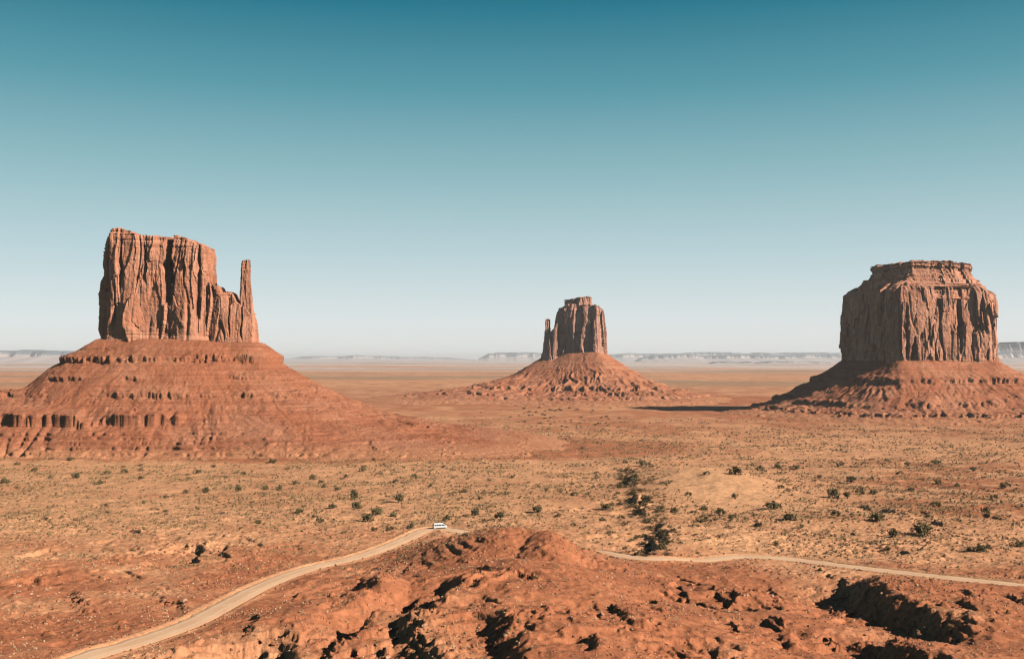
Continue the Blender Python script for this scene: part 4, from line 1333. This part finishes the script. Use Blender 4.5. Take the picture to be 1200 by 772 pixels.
def merge_rocks(name, X, Y, size, r, mat):
    n = len(X)
    Z = ZT(X, Y)
    base = np.array([(1, 0, 0), (0.3, 0.95, 0), (-0.8, 0.6, 0), (-0.8, -0.6, 0), (0.3, -0.95, 0), (0.45, 0.2, 0.7), (-0.4, 0.3, 0.8), (-0.1, -0.5, 0.65)], float)
    tris = np.array([(0, 1, 5), (1, 2, 6), (1, 6, 5), (2, 3, 6), (3, 4, 7), (3, 7, 6), (4, 0, 5), (4, 5, 7), (5, 6, 7)])
    a = r.uniform(0, 6.28, n)
    c, s = np.cos(a), np.sin(a)
    b = base[None] * (1 + r.normal(0, 0.22, (n, 8, 3)))
    x = (b[..., 0] * c[:, None] - b[..., 1] * s[:, None]) * size[:, None]
    y = (b[..., 0] * s[:, None] + b[..., 1] * c[:, None]) * size[:, None]
    co = np.stack([X[:, None] + x, Y[:, None] + y, Z[:, None] + b[..., 2] * size[:, None] - 0.12 * size[:, None]], -1)
    tr = (tris[None] + (np.arange(n) * 8)[:, None, None]).reshape(-1, 3)
    return obj(name, mesh_np(name, co.reshape(-1, 3), tris=tr, smooth=False), mat)
X, Y, r = sample_flat(60000, 620, 800, 1011)
pat = sstep(0.0, 0.35, fbm(X, Y, 30, 3, 1013)) * 0.9 + 0.05
keep = (r.uniform(0, 1, len(X)) < pat) & (RD(X, Y) > ROAD_W + 0.5)
X, Y = X[keep], Y[keep]
s = 0.5 * (0.8 + 4.2 * r.uniform(0, 1, len(X)) ** 4) * Y / FOC
tag(merge_rocks('rubble', X, Y, s, r, M['rock']), kind='stuff')
X, Y, r = sample_flat(26000, 600, 800, 1017)
pat = sstep(-0.05, 0.3, fbm(X, Y, 22, 3, 1019)) * 0.8 + 0.08
keep = (r.uniform(0, 1, len(X)) < pat) & (RD(X, Y) > ROAD_W + 0.5)
X, Y = X[keep], Y[keep]
s = 0.5 * (0.8 + 3.2 * r.uniform(0, 1, len(X)) ** 3) * Y / FOC
tag(merge_rocks('gravel', X, Y, s, r, M['pale_rock']), kind='stuff')

# ------------------------------------------------------------------ the van
def bm_obj(name, bm, mat, parent, bevel=0.0, smooth=False):
    if bevel:
        bmesh.ops.bevel(bm, geom=list(bm.edges), offset=bevel, segments=2, affect='EDGES', clamp_overlap=True)
    bmesh.ops.recalc_face_normals(bm, faces=bm.faces)
    me = bpy.data.meshes.new(name)
    bm.to_mesh(me); bm.free()
    for p_ in me.polygons:
        p_.use_smooth = smooth
    return obj(name, me, mat, parent)
def prism_xz(pts, y0, y1, inset_top=None):
    bm = bmesh.new()
    def yy(z, y):
        return y * (1 - 0.10 * max(0.0, (z - 1.25) / 1.4)) if inset_top else y
    a = [bm.verts.new((x, yy(z, y0), z)) for x, z in pts]
    b = [bm.verts.new((x, yy(z, y1), z)) for x, z in pts]
    bm.faces.new(a); bm.faces.new(list(reversed(b)))
    for i in range(len(pts)):
        j = (i + 1) % len(pts)
        bm.faces.new((a[i], b[i], b[j], a[j]))
    return bm
def box(x0, x1, y0, y1, z0, z1):
    return prism_xz([(x0, z0), (x1, z0), (x1, z1), (x0, z1)], y0, y1)
def disc(x, y0, y1, z, rad, seg=20, hole=0.0):
    return prism_xz([(x + rad * math.cos(i * 2 * math.pi / seg), z + rad * math.sin(i * 2 * math.pi / seg)) for i in range(seg)], y0, y1)

VM = {
    'paint': plain_material('white_van_paint', (0.82, 0.82, 0.80), 0.35, 0.5, (0.78, 0.77, 0.74), 1.0),
    'glass': plain_material('dark_van_glass', (0.02, 0.022, 0.025), 0.08, 0.6),
    'tyre': plain_material('tyre_rubber', (0.025, 0.023, 0.022), 0.85, 0.2),
    'rim': plain_material('steel_rim', (0.45, 0.45, 0.45), 0.35, 0.5, metal=0.8),
    'trim': plain_material('grey_trim', (0.10, 0.10, 0.10), 0.6, 0.3),
    'red': plain_material('red_lamp', (0.40, 0.02, 0.015), 0.25, 0.5),
    'lamp': plain_material('clear_lamp', (0.75, 0.76, 0.78), 0.15, 0.6),
}
vx, vy = G(513, 619)
i = int(np.argmin(np.hypot(ROAD[:, 0] - (vx + 1.5), ROAD[:, 1] - vy)))
vx, vy = ROAD[i]
van = empty('van', (vx, vy, rz[i] + 0.05), R(20))
tag(van, 'white high-roofed passenger van driving on the dirt road', 'van')
side = [(-3.45, 0.42), (2.6, 0.42), (3.35, 0.5), (3.5, 0.75), (3.42, 1.12), (2.55, 1.42), (1.75, 2.35), (1.3, 2.62), (0.5, 2.72), (-3.2, 2.70), (-3.42, 2.55), (-3.5, 1.3)]
bm_obj('body', prism_xz(side, -1.0, 1.0, True), VM['paint'], van, 0.06)
def side_win(name, x0, x1, x1t, sgn):
    z0, z1 = 1.42, 2.12
    bm = bmesh.new()
    def y(z, o):
        return sgn * ((1 - 0.10 * (z - 1.25) / 1.4) + o)
    vs = [[bm.verts.new((x, y(z, o), z)) for x, z in ((x0, z0), (x1, z0), (x1t, z1), (x0, z1))] for o in (-0.03, 0.012)]
    bm.faces.new(vs[0]); bm.faces.new(vs[1])
    for a in range(4):
        b = (a + 1) % 4
        bm.faces.new((vs[0][a], vs[0][b], vs[1][b], vs[1][a]))
    return bm_obj(name, bm, VM['glass'], van)
for sgn in (-1, 1):
    for x0, x1, x1t in ((-3.2, -2.2, -2.2), (-2.1, -1.0, -1.0), (-0.9, 0.35, 0.35), (0.55, 2.1, 1.5)):
        side_win('window', x0, x1, x1t, sgn)
    bm_obj('mirror', box(1.95, 2.15, min(sgn * 0.98, sgn * 1.22), max(sgn * 0.98, sgn * 1.22), 1.45, 1.85), VM['trim'], van, 0.03)
    bm_obj('sill', box(-2.0, 1.8, min(sgn * 0.96, sgn * 1.02), max(sgn * 0.96, sgn * 1.02), 0.40, 0.62), VM['trim'], van)
    bm_obj('headlight', box(3.22, 3.49, min(sgn * 0.62, sgn * 0.96), max(sgn * 0.62, sgn * 0.96), 0.82, 1.08), VM['lamp'], van, 0.03)
    bm_obj('tail_light', box(-3.53, -3.42, min(sgn * 0.80, sgn * 0.99), max(sgn * 0.80, sgn * 0.99), 1.0, 1.7), VM['red'], van, 0.02)
    for wx in (-2.2, 2.2):
        y0, y1 = (sgn * 0.80, sgn * 1.03)
        ty = bm_obj('wheel', disc(wx, min(y0, y1), max(y0, y1), 0.37, 0.37, 24), VM['tyre'], van, 0.0, False)
        bm_obj('rim', disc(wx, min(sgn * 1.0, sgn * 1.045), max(sgn * 1.0, sgn * 1.045), 0.37, 0.22, 18), VM['rim'], ty)
ws = prism_xz([(2.50, 1.46), (1.80, 2.27), (1.83, 2.30), (2.55, 1.47)], -0.86, 0.86)
bm_obj('windscreen', ws, VM['glass'], van)
bm_obj('rear_window', box(-3.52, -3.44, -0.78, 0.78, 1.55, 2.25), VM['glass'], van, 0.01)
bm_obj('bumper', box(-3.60, -3.44, -0.95, 0.95, 0.42, 0.66), VM['trim'], van, 0.03)
bm_obj('bumper', box(3.3, 3.56, -0.93, 0.93, 0.40, 0.68), VM['trim'], van, 0.04)
bm_obj('roof_vent', box(-1.2, -0.4, -0.35, 0.35, 2.70, 2.82), VM['paint'], van, 0.03)
